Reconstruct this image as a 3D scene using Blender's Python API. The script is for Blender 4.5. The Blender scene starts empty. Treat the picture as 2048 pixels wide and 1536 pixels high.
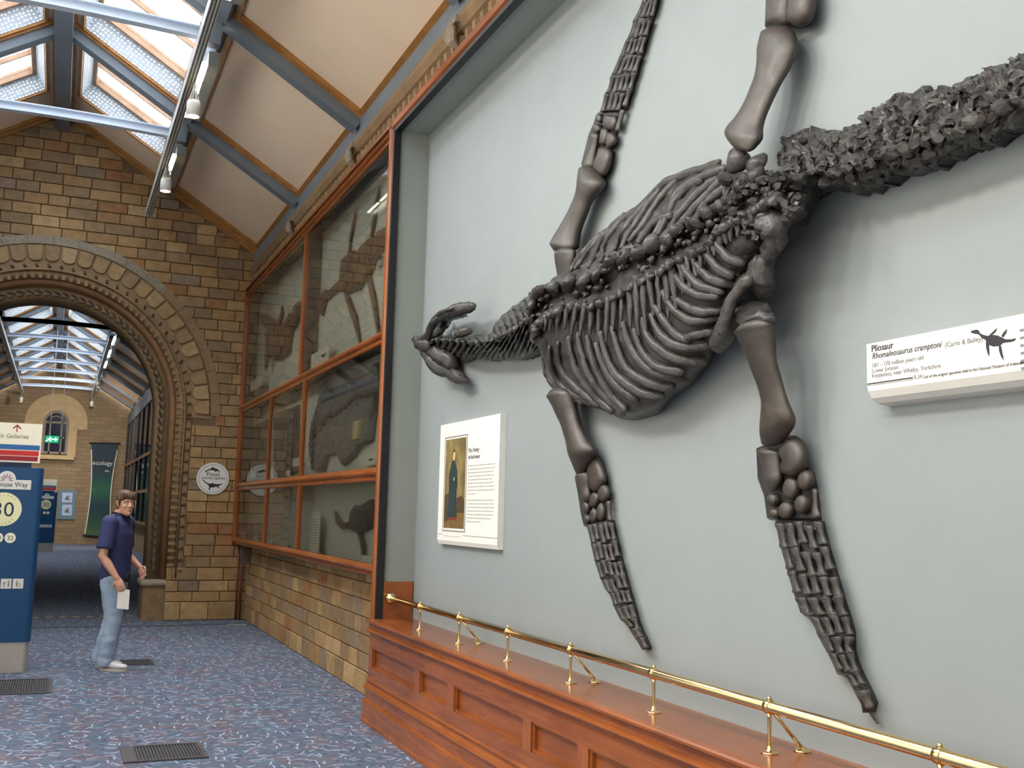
import bpy, bmesh, math, random
from mathutils import Vector, Matrix, noise
random.seed(11)
sc = bpy.context.scene
col = sc.collection

# ------------------------------------------------------------------ camera
CAM = Vector((0.0, 0.0, 1.68))
FPX = 2100.0
_y, _p, _r = (math.radians(a) for a in (23.08, 7.034, 1.403))
_f = Vector((math.sin(_y) * math.cos(_p), math.cos(_y) * math.cos(_p), math.sin(_p)))
_rt = Vector((math.cos(_y), -math.sin(_y), 0))
_up = _rt.cross(_f)
CR = math.cos(_r) * _rt + math.sin(_r) * _up
CU = -math.sin(_r) * _rt + math.cos(_r) * _up
cam = bpy.data.cameras.new('camera')
cam.sensor_width = 36.0
cam.lens = FPX / 2048 * 36.0
cam.clip_start = 0.05
cam.clip_end = 300
co = bpy.data.objects.new('camera', cam)
col.objects.link(co)
co.matrix_world = Matrix(((CR.x, CU.x, -_f.x, CAM.x), (CR.y, CU.y, -_f.y, CAM.y), (CR.z, CU.z, -_f.z, CAM.z), (0, 0, 0, 1)))
sc.camera = co

# ------------------------------------------------------------------ sky, exposure
sc.view_settings.view_transform = 'Standard'
sc.view_settings.look = 'None'
sc.view_settings.gamma = 1.0
sc.view_settings.use_curve_mapping = False
sc.view_settings.exposure = 0.36
SKY = 6.5
wd = bpy.data.worlds.new('overcast_sky')
sc.world = wd
wd.use_nodes = True
bg = wd.node_tree.nodes['Background']
bg.inputs[0].default_value = (0.93, 0.97, 1.0, 1)
bg.inputs[1].default_value = SKY
sc.cycles.max_bounces = 10
sc.cycles.diffuse_bounces = 6
sc.cycles.glossy_bounces = 4
sc.cycles.transparent_max_bounces = 16
sc.cycles.sample_clamp_indirect = 8.0
sc.cycles.caustics_reflective = False
sc.cycles.caustics_refractive = False

# ------------------------------------------------------------------ helpers
def lin(c):
    c = c / 255.0
    return c / 12.92 if c <= 0.04045 else ((c + 0.055) / 1.055) ** 2.4

def rgb(r, g, b):
    return (lin(r), lin(g), lin(b), 1.0)

class NT:
    """small node tree writer"""
    def __init__(s, name):
        s.m = bpy.data.materials.new(name)
        s.m.use_nodes = True
        s.t = s.m.node_tree
        s.bsdf = s.t.nodes['Principled BSDF']
    def n(s, kind, **kw):
        nd = s.t.nodes.new(kind)
        for k, v in kw.items():
            setattr(nd, k, v)
        return nd
    def l(s, a, b):
        s.t.links.new(a, b)
    def math(s, op, a, b=None):
        nd = s.n('ShaderNodeMath', operation=op)
        for i, v in enumerate((a, b)):
            if v is None:
                continue
            if isinstance(v, (int, float)):
                nd.inputs[i].default_value = v
            else:
                s.l(v, nd.inputs[i])
        return nd.outputs[0]
    def mix(s, fac, a, b):
        nd = s.n('ShaderNodeMix', data_type='RGBA')
        for i, v in ((0, fac), (6, a), (7, b)):
            if isinstance(v, (int, float)):
                nd.inputs[i].default_value = v
            elif isinstance(v, tuple):
                nd.inputs[i].default_value = v
            else:
                s.l(v, nd.inputs[i])
        return nd.outputs[2]
    def pos(s, sx=1, sy=1, sz=1):
        g = s.n('ShaderNodeNewGeometry')
        mp = s.n('ShaderNodeVectorMath', operation='MULTIPLY')
        s.l(g.outputs['Position'], mp.inputs[0])
        mp.inputs[1].default_value = (sx, sy, sz)
        return mp.outputs[0]
    def noise(s, vec, scale, detail=4, rough=0.6, dist=0.0):
        nd = s.n('ShaderNodeTexNoise')
        s.l(vec, nd.inputs['Vector'])
        nd.inputs['Scale'].default_value = scale
        nd.inputs['Detail'].default_value = detail
        nd.inputs['Roughness'].default_value = rough
        nd.inputs['Distortion'].default_value = dist
        return nd.outputs[0]
    def ramp(s, fac, stops, interp='LINEAR'):
        nd = s.n('ShaderNodeValToRGB')
        cr = nd.color_ramp
        cr.interpolation = interp
        while len(cr.elements) < len(stops):
            cr.elements.new(0.5)
        for e, (p, c) in zip(cr.elements, stops):
            e.position = p
            e.color = c
        s.l(fac, nd.inputs[0])
        return nd.outputs[0]
    def bump(s, h, strength, dist=0.01):
        nd = s.n('ShaderNodeBump')
        nd.inputs['Strength'].default_value = strength
        nd.inputs['Distance'].default_value = dist
        s.l(h, nd.inputs['Height'])
        s.l(nd.outputs[0], s.bsdf.inputs['Normal'])
    def out(s, color, rough, metal=0.0, spec=0.5):
        b = s.bsdf
        if isinstance(color, tuple):
            b.inputs['Base Color'].default_value = color
        else:
            s.l(color, b.inputs['Base Color'])
        if isinstance(rough, (int, float)):
            b.inputs['Roughness'].default_value = rough
        else:
            s.l(rough, b.inputs['Roughness'])
        b.inputs['Metallic'].default_value = metal
        b.inputs['Specular IOR Level'].default_value = spec
        return s.m

def plain(name, c1, c2=None, scale=6, rough=0.5, metal=0.0, spec=0.5, bump=0.0, bscale=60, bdist=0.004, stretch=(1, 1, 1)):
    t = NT(name)
    v = t.pos(*stretch)
    c = c1
    if c2 is not None:
        f = t.noise(v, scale)
        c = t.ramp(f, [(0.32, c1), (0.68, c2)])
    if bump > 0:
        t.bump(t.noise(v, bscale, 5), bump, bdist)
    return t.out(c, rough, metal, spec)

def emit(name, c, s):
    t = NT(name)
    t.bsdf.inputs['Base Color'].default_value = c
    t.bsdf.inputs['Emission Color'].default_value = c
    t.bsdf.inputs['Emission Strength'].default_value = s
    return t.m

def brick_mat(name, stops, darkness=1.0):
    t = NT(name)
    oi = t.n('ShaderNodeObjectInfo')
    c = t.ramp(oi.outputs['Random'], stops, 'CONSTANT')
    v = t.pos()
    f = t.noise(v, 9, 5, 0.65)
    dk = t.ramp(f, [(0.25, (0.62, 0.6, 0.58, 1)), (0.7, (1.08, 1.06, 1.02, 1))])
    mx = t.n('ShaderNodeMix', data_type='RGBA', blend_type='MULTIPLY')
    mx.inputs[0].default_value = 1.0
    t.l(c, mx.inputs[6]); t.l(dk, mx.inputs[7])
    t.bump(t.noise(v, 45, 6), 0.5, 0.006)
    return t.out(mx.outputs[2], 0.62, 0, 0.35)

class MB:
    """mesh builder in world coordinates"""
    def __init__(s):
        s.v = []; s.f = []; s.mi = []
    def add(s, vs, fs, mi=0):
        o = len(s.v)
        s.v += [tuple(p) for p in vs]
        s.f += [tuple(i + o for i in f) for f in fs]
        s.mi += [mi] * len(fs)
        return s
    def box(s, x0, x1, y0, y1, z0, z1, mi=0):
        vs = [(x, y, z) for x in (x0, x1) for y in (y0, y1) for z in (z0, z1)]
        return s.add(vs, [(0, 1, 3, 2), (4, 6, 7, 5), (0, 4, 5, 1), (2, 3, 7, 6), (0, 2, 6, 4), (1, 5, 7, 3)], mi)
    def hexa(s, vs, mi=0):
        """8 points ordered like box()"""
        return s.add(vs, [(0, 1, 3, 2), (4, 6, 7, 5), (0, 4, 5, 1), (2, 3, 7, 6), (0, 2, 6, 4), (1, 5, 7, 3)], mi)
    def rings(s, rs, closed=True, cap=True, mi=0):
        """loft a list of equally long rings"""
        n = len(rs[0]); o = 0; fs = []; vs = []
        for r in rs:
            vs += r
        for i in range(len(rs) - 1):
            for j in range(n if closed else n - 1):
                k = (j + 1) % n
                fs.append((i * n + j, i * n + k, (i + 1) * n + k, (i + 1) * n + j))
        if cap and closed:
            fs.append(tuple(range(n))[::-1])
            fs.append(tuple((len(rs) - 1) * n + j for j in range(n)))
        return s.add(vs, fs, mi)
    def tube(s, pts, rad, n=10, flat=1.0, hint=None, cap=True, mi=0, round_ends=False):
        pts = [Vector(p) for p in pts]
        if not hasattr(rad, '__len__'):
            rad = [rad] * len(pts)
        rs = []
        h = Vector(hint) if hint is not None else None
        for i, p in enumerate(pts):
            a = pts[max(0, i - 1)]; b = pts[min(len(pts) - 1, i + 1)]
            t = (b - a).normalized()
            if h is None:
                hh = Vector((0, 0, 1)) if abs(t.z) < 0.9 else Vector((1, 0, 0))
            else:
                hh = h
            w = t.cross(hh)
            if w.length < 1e-5:
                w = t.cross(Vector((0.3, 0.5, 0.8)))
            w.normalize()
            u = w.cross(t).normalized()
            if h is None:
                h = u
            else:
                if hint is None:
                    h = u
            rs.append((p, w, u, t, rad[i]))
        out = []
        def ring(p, w, u, r):
            return [p + w * (r * math.cos(2 * math.pi * j / n)) + u * (r * flat * math.sin(2 * math.pi * j / n)) for j in range(n)]
        if round_ends:
            p, w, u, t, r = rs[0]
            for a in (80, 50, 25):
                a = math.radians(a)
                out.append(ring(p - t * r * math.sin(a), w, u, r * math.cos(a)))
        for p, w, u, t, r in rs:
            out.append(ring(p, w, u, r))
        if round_ends:
            p, w, u, t, r = rs[-1]
            for a in (25, 50, 80):
                a = math.radians(a)
                out.append(ring(p + t * r * math.sin(a), w, u, r * math.cos(a)))
        return s.rings(out, True, cap, mi)
    def sphere(s, c, r, n=12, m=8, sx=1, sy=1, sz=1, mi=0):
        c = Vector(c); rs = []
        for i in range(m + 1):
            a = math.pi * (i + 0.02) / (m + 0.04) - math.pi / 2
            rs.append([c + Vector((sx * r * math.cos(a) * math.cos(2 * math.pi * j / n), sy * r * math.cos(a) * math.sin(2 * math.pi * j / n), sz * r * math.sin(a))) for j in range(n)])
        return s.rings(rs, True, True, mi)
    def cyl(s, c, axis, r, h, n=24, mi=0, r2=None):
        c = Vector(c); a = Vector(axis).normalized()
        return s.tube([c, c + a * h], [r, r if r2 is None else r2], n, 1.0, None, True, mi)
    def poly(s, pts, nrm, t, bev=0.0, mi=0):
        """flat outline pts (3d) extruded by t along nrm, the front edge chamfered by bev (0..1 scale)"""
        pts = [Vector(p) for p in pts]; nv = Vector(nrm).normalized()
        c = sum(pts, Vector()) / len(pts)
        n = len(pts)
        back = pts
        mid = [p + nv * t * (0.5 if bev else 1) for p in pts]
        rs = [back, mid]
        if bev:
            rs.append([c + (p - c) * (1 - bev) + nv * t for p in pts])
        return s.rings(rs, True, True, mi)
    def build(s, name, mat=None, parent=None, smooth=False, loc=None, kind=None, label=None):
        me = bpy.data.meshes.new(name)
        off = wloc(parent) if parent is not None else Vector((0, 0, 0))
        lo = Vector(loc) if loc is not None else Vector((0, 0, 0))
        vs = [Vector(v) - off - lo for v in s.v]
        me.from_pydata(vs, [], s.f)
        if mat is not None:
            for m in (mat if isinstance(mat, (list, tuple)) else [mat]):
                me.materials.append(m)
        if any(s.mi):
            me.polygons.foreach_set('material_index', s.mi)
        bm = bmesh.new(); bm.from_mesh(me)
        bmesh.ops.recalc_face_normals(bm, faces=bm.faces)
        bm.to_mesh(me); bm.free()
        if smooth:
            me.polygons.foreach_set('use_smooth', [True] * len(me.polygons))
        me.update()
        o = bpy.data.objects.new(name, me)
        col.objects.link(o)
        o.location = lo
        if parent is not None:
            o.parent = parent
        WL[o.name] = off + lo
        if kind:
            o['kind'] = kind
        if label:
            o['label'] = label
        return o

WL = {}
def wloc(o):
    return WL.get(o.name, Vector((0, 0, 0)))

def empty(name, loc, label=None, cat=None, group=None, kind=None):
    o = bpy.data.objects.new(name, None)
    o.empty_display_size = 0.1
    col.objects.link(o)
    o.location = loc
    WL[o.name] = Vector(loc)
    return tag(o, label, cat, group, kind)

def tag(o, label=None, cat=None, group=None, kind=None):
    if label: o['label'] = label
    if cat: o['category'] = cat
    if group: o['group'] = group
    if kind: o['kind'] = kind
    return o

def place(name, me, loc, scale, parent, rot=None):
    """one more object on a shared mesh, loc in world coordinates"""
    o = bpy.data.objects.new(name, me)
    col.objects.link(o)
    o.location = Vector(loc) - (wloc(parent) if parent is not None else Vector((0, 0, 0)))
    o.scale = scale
    if rot is not None:
        o.rotation_euler = rot
    o.parent = parent
    WL[o.name] = Vector(loc)
    return o

def copy_tree(o, parent=None, d=Vector((0, 0, 0))):
    c = o.copy(); col.objects.link(c); c.parent = parent
    if parent is None:
        c.location = o.location + d
    WL[c.name] = wloc(o) + d
    for ch in list(o.children):
        copy_tree(ch, c, d)
    return c

def text(name, body, size, origin, right, up, mat, parent, align='LEFT', shear=0.0, bold=0.0, depth=0.0008, spacing=1.0, sx=1.0, label=None):
    cu = bpy.data.curves.new('lettering_curve', 'FONT')
    cu.body = body; cu.size = size; cu.extrude = depth; cu.align_x = align; cu.shear = shear; cu.offset = bold
    cu.space_character = spacing; cu.resolution_u = 3
    ob = bpy.data.objects.new('lettering_curve', cu)
    col.objects.link(ob)
    dg = bpy.context.evaluated_depsgraph_get()
    me = bpy.data.meshes.new_from_object(ob.evaluated_get(dg))
    bpy.data.objects.remove(ob)
    r = Vector(right).normalized(); u = Vector(up).normalized(); n = r.cross(u)
    off = wloc(parent) if parent is not None else Vector((0, 0, 0))
    og = Vector(origin)
    for v in me.vertices:
        c = v.co
        v.co = og + r * c.x * sx + u * c.y + n * c.z - off
    me.materials.clear(); me.materials.append(mat)
    o = bpy.data.objects.new(name, me)
    col.objects.link(o)
    o.parent = parent
    WL[o.name] = off
    if label: o['label'] = label
    return o

def pix(x, y):
    """direction of sight through a pixel of the photograph"""
    return _f + CR * ((x - 1024) / FPX) - CU * ((y - 768) / FPX)

def onX(x, y, X):
    d = pix(x, y); return CAM + d * (X / d.x)

def onY(x, y, Y):
    d = pix(x, y); return CAM + d * (Y / d.y)

def onZ(x, y, Z):
    d = pix(x, y); return CAM + d * ((Z - CAM.z) / d.z)

# ------------------------------------------------------------------ measures of the place (metres)
XC = -0.33            # axis of the corridor
XW = 2.70             # brick face of the right wall
XL = 2 * XC - XW      # left wall
XB, XF, XG = 2.76, 2.44, 2.47      # recess back, recess frame face, case front
YB, YB2, YE = 16.4, 17.1, 47.0     # arch wall, its far face, end wall
YJ = 8.46             # jamb of the recess
ZS = 0.80             # shelf of the plinth
TA = 0.615            # roof pitch
CA = 1 / math.sqrt(1 + TA * TA); SA = TA * CA
ZR = 7.47
ZTOP = 4.95           # recess soffit
RAFT = [16.23 - 3.03 * k for k in range(0, 10)]          # near hall, from the arch back past the camera
RAFT_FAR = [17.25, 20.3, 23.4, 26.4, 29.1, 31.8, 34.5, 37.2, 39.9, 42.6, 45.3, 46.9]

# ------------------------------------------------------------------ materials
M = {}
BR = [(0.0, rgb(164, 134, 94)), (0.16, rgb(152, 128, 94)), (0.34, rgb(172, 142, 100)), (0.5, rgb(144, 120, 90)),
      (0.62, rgb(158, 126, 86)), (0.74, rgb(142, 124, 104)), (0.84, rgb(184, 156, 114)), (0.94, rgb(156, 114, 76))]
M['brick'] = brick_mat('terracotta_block', BR)
M['voussoir'] = brick_mat('buff_voussoir', [(0.0, rgb(166, 140, 102)), (0.3, rgb(156, 132, 98)), (0.6, rgb(174, 150, 112)), (0.85, rgb(148, 126, 96))])
M['mortar'] = plain('mortar', rgb(122, 102, 76), rgb(108, 90, 68), 8, 0.9, bump=0.4)
M['stone'] = plain('carved_terracotta', rgb(150, 122, 86), rgb(124, 102, 76), 5, 0.65, bump=0.5, bscale=40)
M['stone_grey'] = plain('speckled_grey_terracotta', rgb(164, 152, 132), rgb(128, 118, 104), 30, 0.7, bump=0.9, bscale=70, bdist=0.01)
M['stone_dark'] = plain('dark_terracotta', rgb(96, 80, 60), rgb(78, 66, 52), 10, 0.7, bump=0.5)
M['stone_red'] = plain('reddish_terracotta', rgb(146, 104, 70), rgb(120, 92, 66), 4, 0.65, bump=0.4)
M['wall_grey'] = plain('grey_wall_paint', rgb(137, 145, 147), rgb(133, 141, 143), 2, 0.7, bump=0.06, bscale=180, bdist=0.002)
M['jamb_grey'] = plain('grey_jamb_paint', rgb(146, 153, 148), rgb(142, 149, 144), 2, 0.7)
M['cream'] = plain('cream_plaster', rgb(238, 218, 194), rgb(234, 212, 186), 1.5, 0.8)
M['gold'] = plain('golden_oak_trim', rgb(176, 126, 68), rgb(146, 100, 54), 8, 0.45)
M['frame_wood'] = plain('pinkish_oak_frame', rgb(188, 152, 124), rgb(168, 130, 100), 8, 0.45)
M['bluegrey'] = plain('blue_grey_paint', rgb(112, 122, 132), rgb(104, 114, 124), 3, 0.45)
M['tie'] = plain('pale_blue_paint', rgb(196, 208, 224), rgb(188, 200, 216), 3, 0.4)
M['alu'] = plain('aluminium', rgb(214, 216, 212), None, rough=0.4, metal=0.55)
M['grey_metal'] = plain('grey_enamel', rgb(150, 152, 144), None, rough=0.45)
M['shade_roof'] = plain('shade_painted_roof', rgb(40, 32, 26), rgb(32, 26, 22), 4, 0.7)  # shade of the roof section without skylights, put into the colour
M['black'] = plain('black_rubber', rgb(22, 22, 26), None, rough=0.5)
M['brass'] = plain('polished_brass', rgb(230, 204, 152), None, rough=0.13, metal=1.0)
M['pale_stone'] = plain('pale_yellow_stone', rgb(206, 178, 132), rgb(190, 160, 116), 4, 0.7)
M['steel'] = plain('brushed_steel', rgb(200, 198, 192), rgb(186, 182, 174), 40, 0.4, metal=0.6, stretch=(1, 1, 6))
M['white'] = plain('white_board', rgb(222, 223, 218), None, rough=0.5)
M['cream_board'] = plain('cream_board', rgb(240, 236, 216), None, rough=0.5)
M['ink'] = plain('black_ink', rgb(34, 32, 40), None, rough=0.6)
M['ink_grey'] = plain('grey_ink', rgb(120, 118, 118), None, rough=0.6)
M['ink_pale'] = plain('pale_grey_ink', rgb(168, 166, 162), None, rough=0.6)
M['blue_sign'] = plain('blue_sign_enamel', rgb(20, 74, 120), rgb(18, 68, 112), 1, 0.35)
M['blue_dark'] = plain('dark_blue_enamel', rgb(16, 46, 78), None, rough=0.4)
M['blue_bar'] = plain('blue_print', rgb(40, 100, 160), None, rough=0.5)
M['red_bar'] = plain('red_print', rgb(196, 40, 46), None, rough=0.5)
M['darkred_bar'] = plain('dark_red_print', rgb(150, 34, 48), None, rough=0.5)
M['yellow'] = plain('pale_yellow_print', rgb(238, 236, 190), None, rough=0.5)
M['lamp_warm'] = emit('lamp_glow', (1.0, 0.72, 0.4, 1), 60)
M['tube'] = emit('fluorescent_tube', (0.95, 0.96, 1.0, 1), 40)
M['tube_dim'] = emit('dim_fluorescent_tube', (1.0, 0.94, 0.8, 1), 2.5)
M['exit_green'] = emit('exit_sign_green', rgb(30, 190, 130), 0.5)
M['exit_white'] = emit('exit_sign_white', rgb(225, 250, 235), 0.7)

def mahogany(name, base, dark, ax):
    t = NT(name)
    st = [14, 14, 14]; st[ax] = 1.3
    v = t.pos(*st)
    f = t.noise(v, 1.6, 6, 0.6, 0.8)
    v2 = t.pos(1, 1, 1)
    g = t.noise(v2, 1.1, 2)
    c = t.ramp(f, [(0.3, dark), (0.7, base)])
    hl = t.ramp(g, [(0.35, (0.8, 0.78, 0.76, 1)), (0.65, (1.12, 1.1, 1.05, 1))])
    mx = t.n('ShaderNodeMix', data_type='RGBA', blend_type='MULTIPLY'); mx.inputs[0].default_value = 1
    t.l(c, mx.inputs[6]); t.l(hl, mx.inputs[7])
    t.bump(f, 0.06, 0.002)
    return t.out(mx.outputs[2], 0.22, 0, 0.5)
M['wood_y'] = mahogany('polished_mahogany_long', rgb(148, 86, 44), rgb(124, 67, 34), 1)
M['wood_z'] = mahogany('polished_mahogany_upright', rgb(152, 88, 45), rgb(128, 70, 36), 2)

def perforated():
    t = NT('perforated_blue_panel')
    sp = t.n('ShaderNodeSeparateXYZ'); t.l(t.pos(), sp.inputs[0])
    a = t.math('ABSOLUTE', t.math('SUBTRACT', sp.outputs[0], XC)); z = t.math('SUBTRACT', sp.outputs[2], ZR)
    u = t.math('ADD', t.math('SUBTRACT', t.math('MULTIPLY', a, CA), t.math('MULTIPLY', z, SA)), sp.outputs[1])
    n = t.math('ADD', t.math('MULTIPLY', a, SA), t.math('MULTIPLY', z, CA))
    cb = t.n('ShaderNodeCombineXYZ'); t.l(u, cb.inputs[0]); t.l(n, cb.inputs[1])
    vo = t.n('ShaderNodeTexVoronoi', voronoi_dimensions='2D')
    t.l(cb.outputs[0], vo.inputs['Vector']); vo.inputs['Scale'].default_value = 21; vo.inputs['Randomness'].default_value = 0.35
    hole = t.math('LESS_THAN', vo.outputs['Distance'], 0.27)
    return t.out(t.mix(hole, rgb(164, 174, 184), rgb(250, 250, 250)), 0.5)
M['perf'] = perforated()

def glass(name, tint, rough=0.0, ior=1.5, boost=1.0):
    t = NT(name)
    tr = t.n('ShaderNodeBsdfTransparent'); tr.inputs[0].default_value = tint
    gl = t.n('ShaderNodeBsdfGlossy'); gl.inputs['Roughness'].default_value = rough
    fr = t.n('ShaderNodeFresnel'); fr.inputs[0].default_value = ior
    mx = t.n('ShaderNodeMixShader')
    fac = t.math('MULTIPLY', fr.outputs[0], boost)
    t.l(fac, mx.inputs[0]); t.l(tr.outputs[0], mx.inputs[1]); t.l(gl.outputs[0], mx.inputs[2])
    t.l(mx.outputs[0], t.t.nodes['Material Output'].inputs[0])
    return t.m
M['glass'] = glass('case_glass', (0.97, 0.98, 0.97, 1), 0.0, 1.5, 0.7)
M['roof_glass'] = glass('skylight_glass', (0.96, 0.98, 1.0, 1), 0.05, 1.35, 0.6)
M['dark_glass'] = plain('dark_window_glass', rgb(44, 48, 62), None, rough=0.1)

def carpet():
    t = NT('patterned_carpet')
    v = t.pos()
    sep = t.n('ShaderNodeSeparateXYZ'); t.l(v, sep.inputs[0])
    cb = t.n('ShaderNodeCombineXYZ'); t.l(sep.outputs[0], cb.inputs[0]); t.l(sep.outputs[1], cb.inputs[1])
    v = cb.outputs[0]
    def scaled(s, off):
        m = t.n('ShaderNodeVectorMath', operation='MULTIPLY_ADD')
        t.l(v, m.inputs[0]); m.inputs[1].default_value = (s, s, 0); m.inputs[2].default_value = (off, off * 0.7, 0)
        return m.outputs[0]
    def cells(s, off):
        vo = t.n('ShaderNodeTexVoronoi', voronoi_dimensions='2D'); vo.inputs['Scale'].default_value = 1
        vo.inputs['Randomness'].default_value = 0.75
        q = scaled(s, off); t.l(q, vo.inputs['Vector'])
        return q, vo
    def dashes(s, off, ln, wd, keep):
        q, vo = cells(s, off)
        sub = t.n('ShaderNodeVectorMath', operation='SUBTRACT'); t.l(q, sub.inputs[0]); t.l(vo.outputs['Position'], sub.inputs[1])
        wn = t.n('ShaderNodeTexWhiteNoise', noise_dimensions='3D'); t.l(vo.outputs['Position'], wn.inputs['Vector'])
        a = t.math('MULTIPLY', wn.outputs['Value'], 6.283)
        ro = t.n('ShaderNodeVectorRotate', rotation_type='Z_AXIS'); t.l(sub.outputs[0], ro.inputs['Vector']); t.l(a, ro.inputs['Angle'])
        sp = t.n('ShaderNodeSeparateXYZ'); t.l(ro.outputs[0], sp.inputs[0])
        bend = t.math('MULTIPLY', t.math('MULTIPLY', sp.outputs[0], sp.outputs[0]), 0.25)
        yy = t.math('SUBTRACT', sp.outputs[1], bend)
        m1 = t.math('LESS_THAN', t.math('ABSOLUTE', sp.outputs[0]), ln)
        m2 = t.math('LESS_THAN', t.math('ABSOLUTE', yy), wd)
        sc2 = t.n('ShaderNodeSeparateColor'); t.l(wn.outputs['Color'], sc2.inputs[0])
        m3 = t.math('LESS_THAN', sc2.outputs[1], keep)
        return t.math('MULTIPLY', t.math('MULTIPLY', m1, m2), m3)
    _, vb = cells(8, 3.3)
    sb = t.n('ShaderNodeSeparateColor'); t.l(vb.outputs['Color'], sb.inputs[0])
    base = t.ramp(sb.outputs[0], [(0.0, rgb(84, 96, 116)), (0.25, rgb(96, 96, 112)), (0.45, rgb(82, 106, 124)), (0.6, rgb(108, 98, 108)), (0.75, rgb(88, 100, 120)), (0.93, rgb(104, 84, 90))], 'CONSTANT')
    c = t.mix(t.noise(v, 14, 3), base, rgb(92, 100, 116))
    c = t.mix(t.math('MULTIPLY', dashes(10, 9.1, 0.36, 0.12, 0.7), 0.7), c, rgb(62, 78, 100))
    c = t.mix(t.math('MULTIPLY', dashes(9.5, 5.7, 0.34, 0.10, 0.45), 0.6), c, rgb(122, 96, 100))
    c = t.mix(t.math('MULTIPLY', dashes(9, 1.3, 0.34, 0.055, 0.6), 0.8), c, rgb(166, 176, 190))
    c = t.mix(t.math('MULTIPLY', dashes(8, 7.9, 0.30, 0.045, 0.6), 0.85), c, rgb(176, 186, 202))
    c = t.mix(t.math('MULTIPLY', dashes(11, 2.9, 0.34, 0.07, 0.45), 0.7), c, rgb(146, 156, 174))
    t.bump(t.noise(v, 260, 2), 0.3, 0.004)
    return t.out(c, 0.95, 0, 0.1)
M['carpet'] = carpet()

def far_brick():
    t = NT('distant_terracotta_blocks')
    g = t.n('ShaderNodeNewGeometry'); sp = t.n('ShaderNodeSeparateXYZ'); t.l(g.outputs['Position'], sp.inputs[0])
    cb = t.n('ShaderNodeCombineXYZ'); t.l(t.math('ADD', sp.outputs[0], sp.outputs[1]), cb.inputs[0]); t.l(sp.outputs[2], cb.inputs[1])
    bt = t.n('ShaderNodeTexBrick'); t.l(cb.outputs[0], bt.inputs['Vector'])
    bt.inputs['Color1'].default_value = rgb(176, 148, 108); bt.inputs['Color2'].default_value = rgb(142, 118, 88)
    bt.inputs['Mortar'].default_value = rgb(88, 76, 62)
    bt.inputs['Scale'].default_value = 1; bt.inputs['Brick Width'].default_value = 0.4; bt.inputs['Row Height'].default_value = 0.165
    bt.inputs['Mortar Size'].default_value = 0.008
    n = t.noise(t.pos(), 1.7, 3)
    c = t.mix(n, bt.outputs[0], rgb(140, 118, 90))
    t.bump(bt.outputs['Fac'], -0.5, 0.01)
    return t.out(c, 0.7)
M['far_brick'] = far_brick()

# ------------------------------------------------------------------ floor and plain walls
floor = tag(MB().box(XL - 0.3, XW + 0.6, -13, YE + 0.5, -0.12, 0).build('floor', M['carpet']), 'blue grey carpet with white and red dashes', None, None, 'structure')
fs = MB().box(-1.99, 1.2, YB2 - 0.02, YB2 + 0.05, 0.0, 0.004).build('threshold_strip', M['stone_dark'], floor)
d = MB()
for k in range(17):
    x = -1.9 + k * 0.185
    d.box(x, x + 0.095, YB2 - 0.01, YB2 + 0.04, 0.004, 0.007)
d.build('yellow_dashes', plain('worn_yellow_paint', rgb(206, 184, 120), None, rough=0.8), floor)
MB().box(XL, 2.68, 15.72, 15.78, 0.0, 0.004).build('seam_strip', plain('dark_carpet_strip', rgb(58, 62, 74), None, rough=0.9), floor)
MB().box(2.33, 2.62, 15.66, 15.70, 0.0, 0.006).build('metal_strip', M['alu'], floor)

MB().box(2.92, 3.1, -13, YB, 0, 5.9).build('wall_right', M['far_brick'], None, kind='structure')
M['left_bounce'] = plain('pale_bounce', rgb(214, 212, 202), rgb(208, 206, 196), 2, 0.8)
wl = MB().box(XL - 0.2, XL, -13, YB, 0, 5.9).build('wall_left', M['far_brick'], None, kind='structure')
MB().box(XL, XL + 0.03, -11.0, 15.5, 0.85, 5.0).build('bounce_panel', M['left_bounce'], wl)  # unseen pale panel added to bounce fill light onto the fossil wall
MB().box(XL - 0.2, 3.1, -13.2, -13, 0, 8.4).build('wall_rear', M['far_brick'], None, kind='structure')
MB().box(XW, 2.95, YB2, YE, 0, 5.9).build('wall_farright', M['far_brick'], None, kind='structure')
MB().box(XL - 0.2, XL, YB2, YE, 0, 5.9).build('wall_farleft', M['far_brick'], None, kind='structure')
MB().box(XL - 0.2, 3.1, YE, YE + 0.3, 0, 8.4).build('wall_end', M['far_brick'], None, kind='structure')

# ------------------------------------------------------------------ the arch wall: core, bricks, archway
ACZ, RIN, RMID, RHOOD = 3.04, 1.58, 2.06, 2.49
def gable(x):
    return ZR - TA * abs(x - XC) + 0.02
core = MB()
xs = [XL - 0.2, -2.6]
for k in range(41):
    xs.append(XC - 1.98 * math.cos(math.pi * k / 40))
xs += [2.35, 3.1]
RC = 1.98
for a, b in zip(xs[:-1], xs[1:]):
    def low(x):
        q = abs(x - XC)
        return 0.0 if q >= RC - 1e-6 else ACZ + math.sqrt(RC * RC - q * q)
    if a < XC - RC + 1e-6 and b <= XC - RC + 1e-6 or a >= XC + RC - 1e-6:
        la = lb = 0.0
    else:
        la = low(a) if abs(a - XC) < RC - 1e-6 else ACZ
        lb = low(b) if abs(b - XC) < RC - 1e-6 else ACZ
    ha, hb = gable(a) + 0.5, gable(b) + 0.5
    y0, y1 = YB + 0.012, YB2
    core.hexa([(a, y0, la), (a, y0, ha), (a, y1, la), (a, y1, ha), (b, y0, lb), (b, y0, hb), (b, y1, lb), (b, y1, hb)])
wall_back = tag(core.build('wall_back', M['mortar']), 'arch wall of mottled buff and brown blocks', None, None, 'structure')

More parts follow.
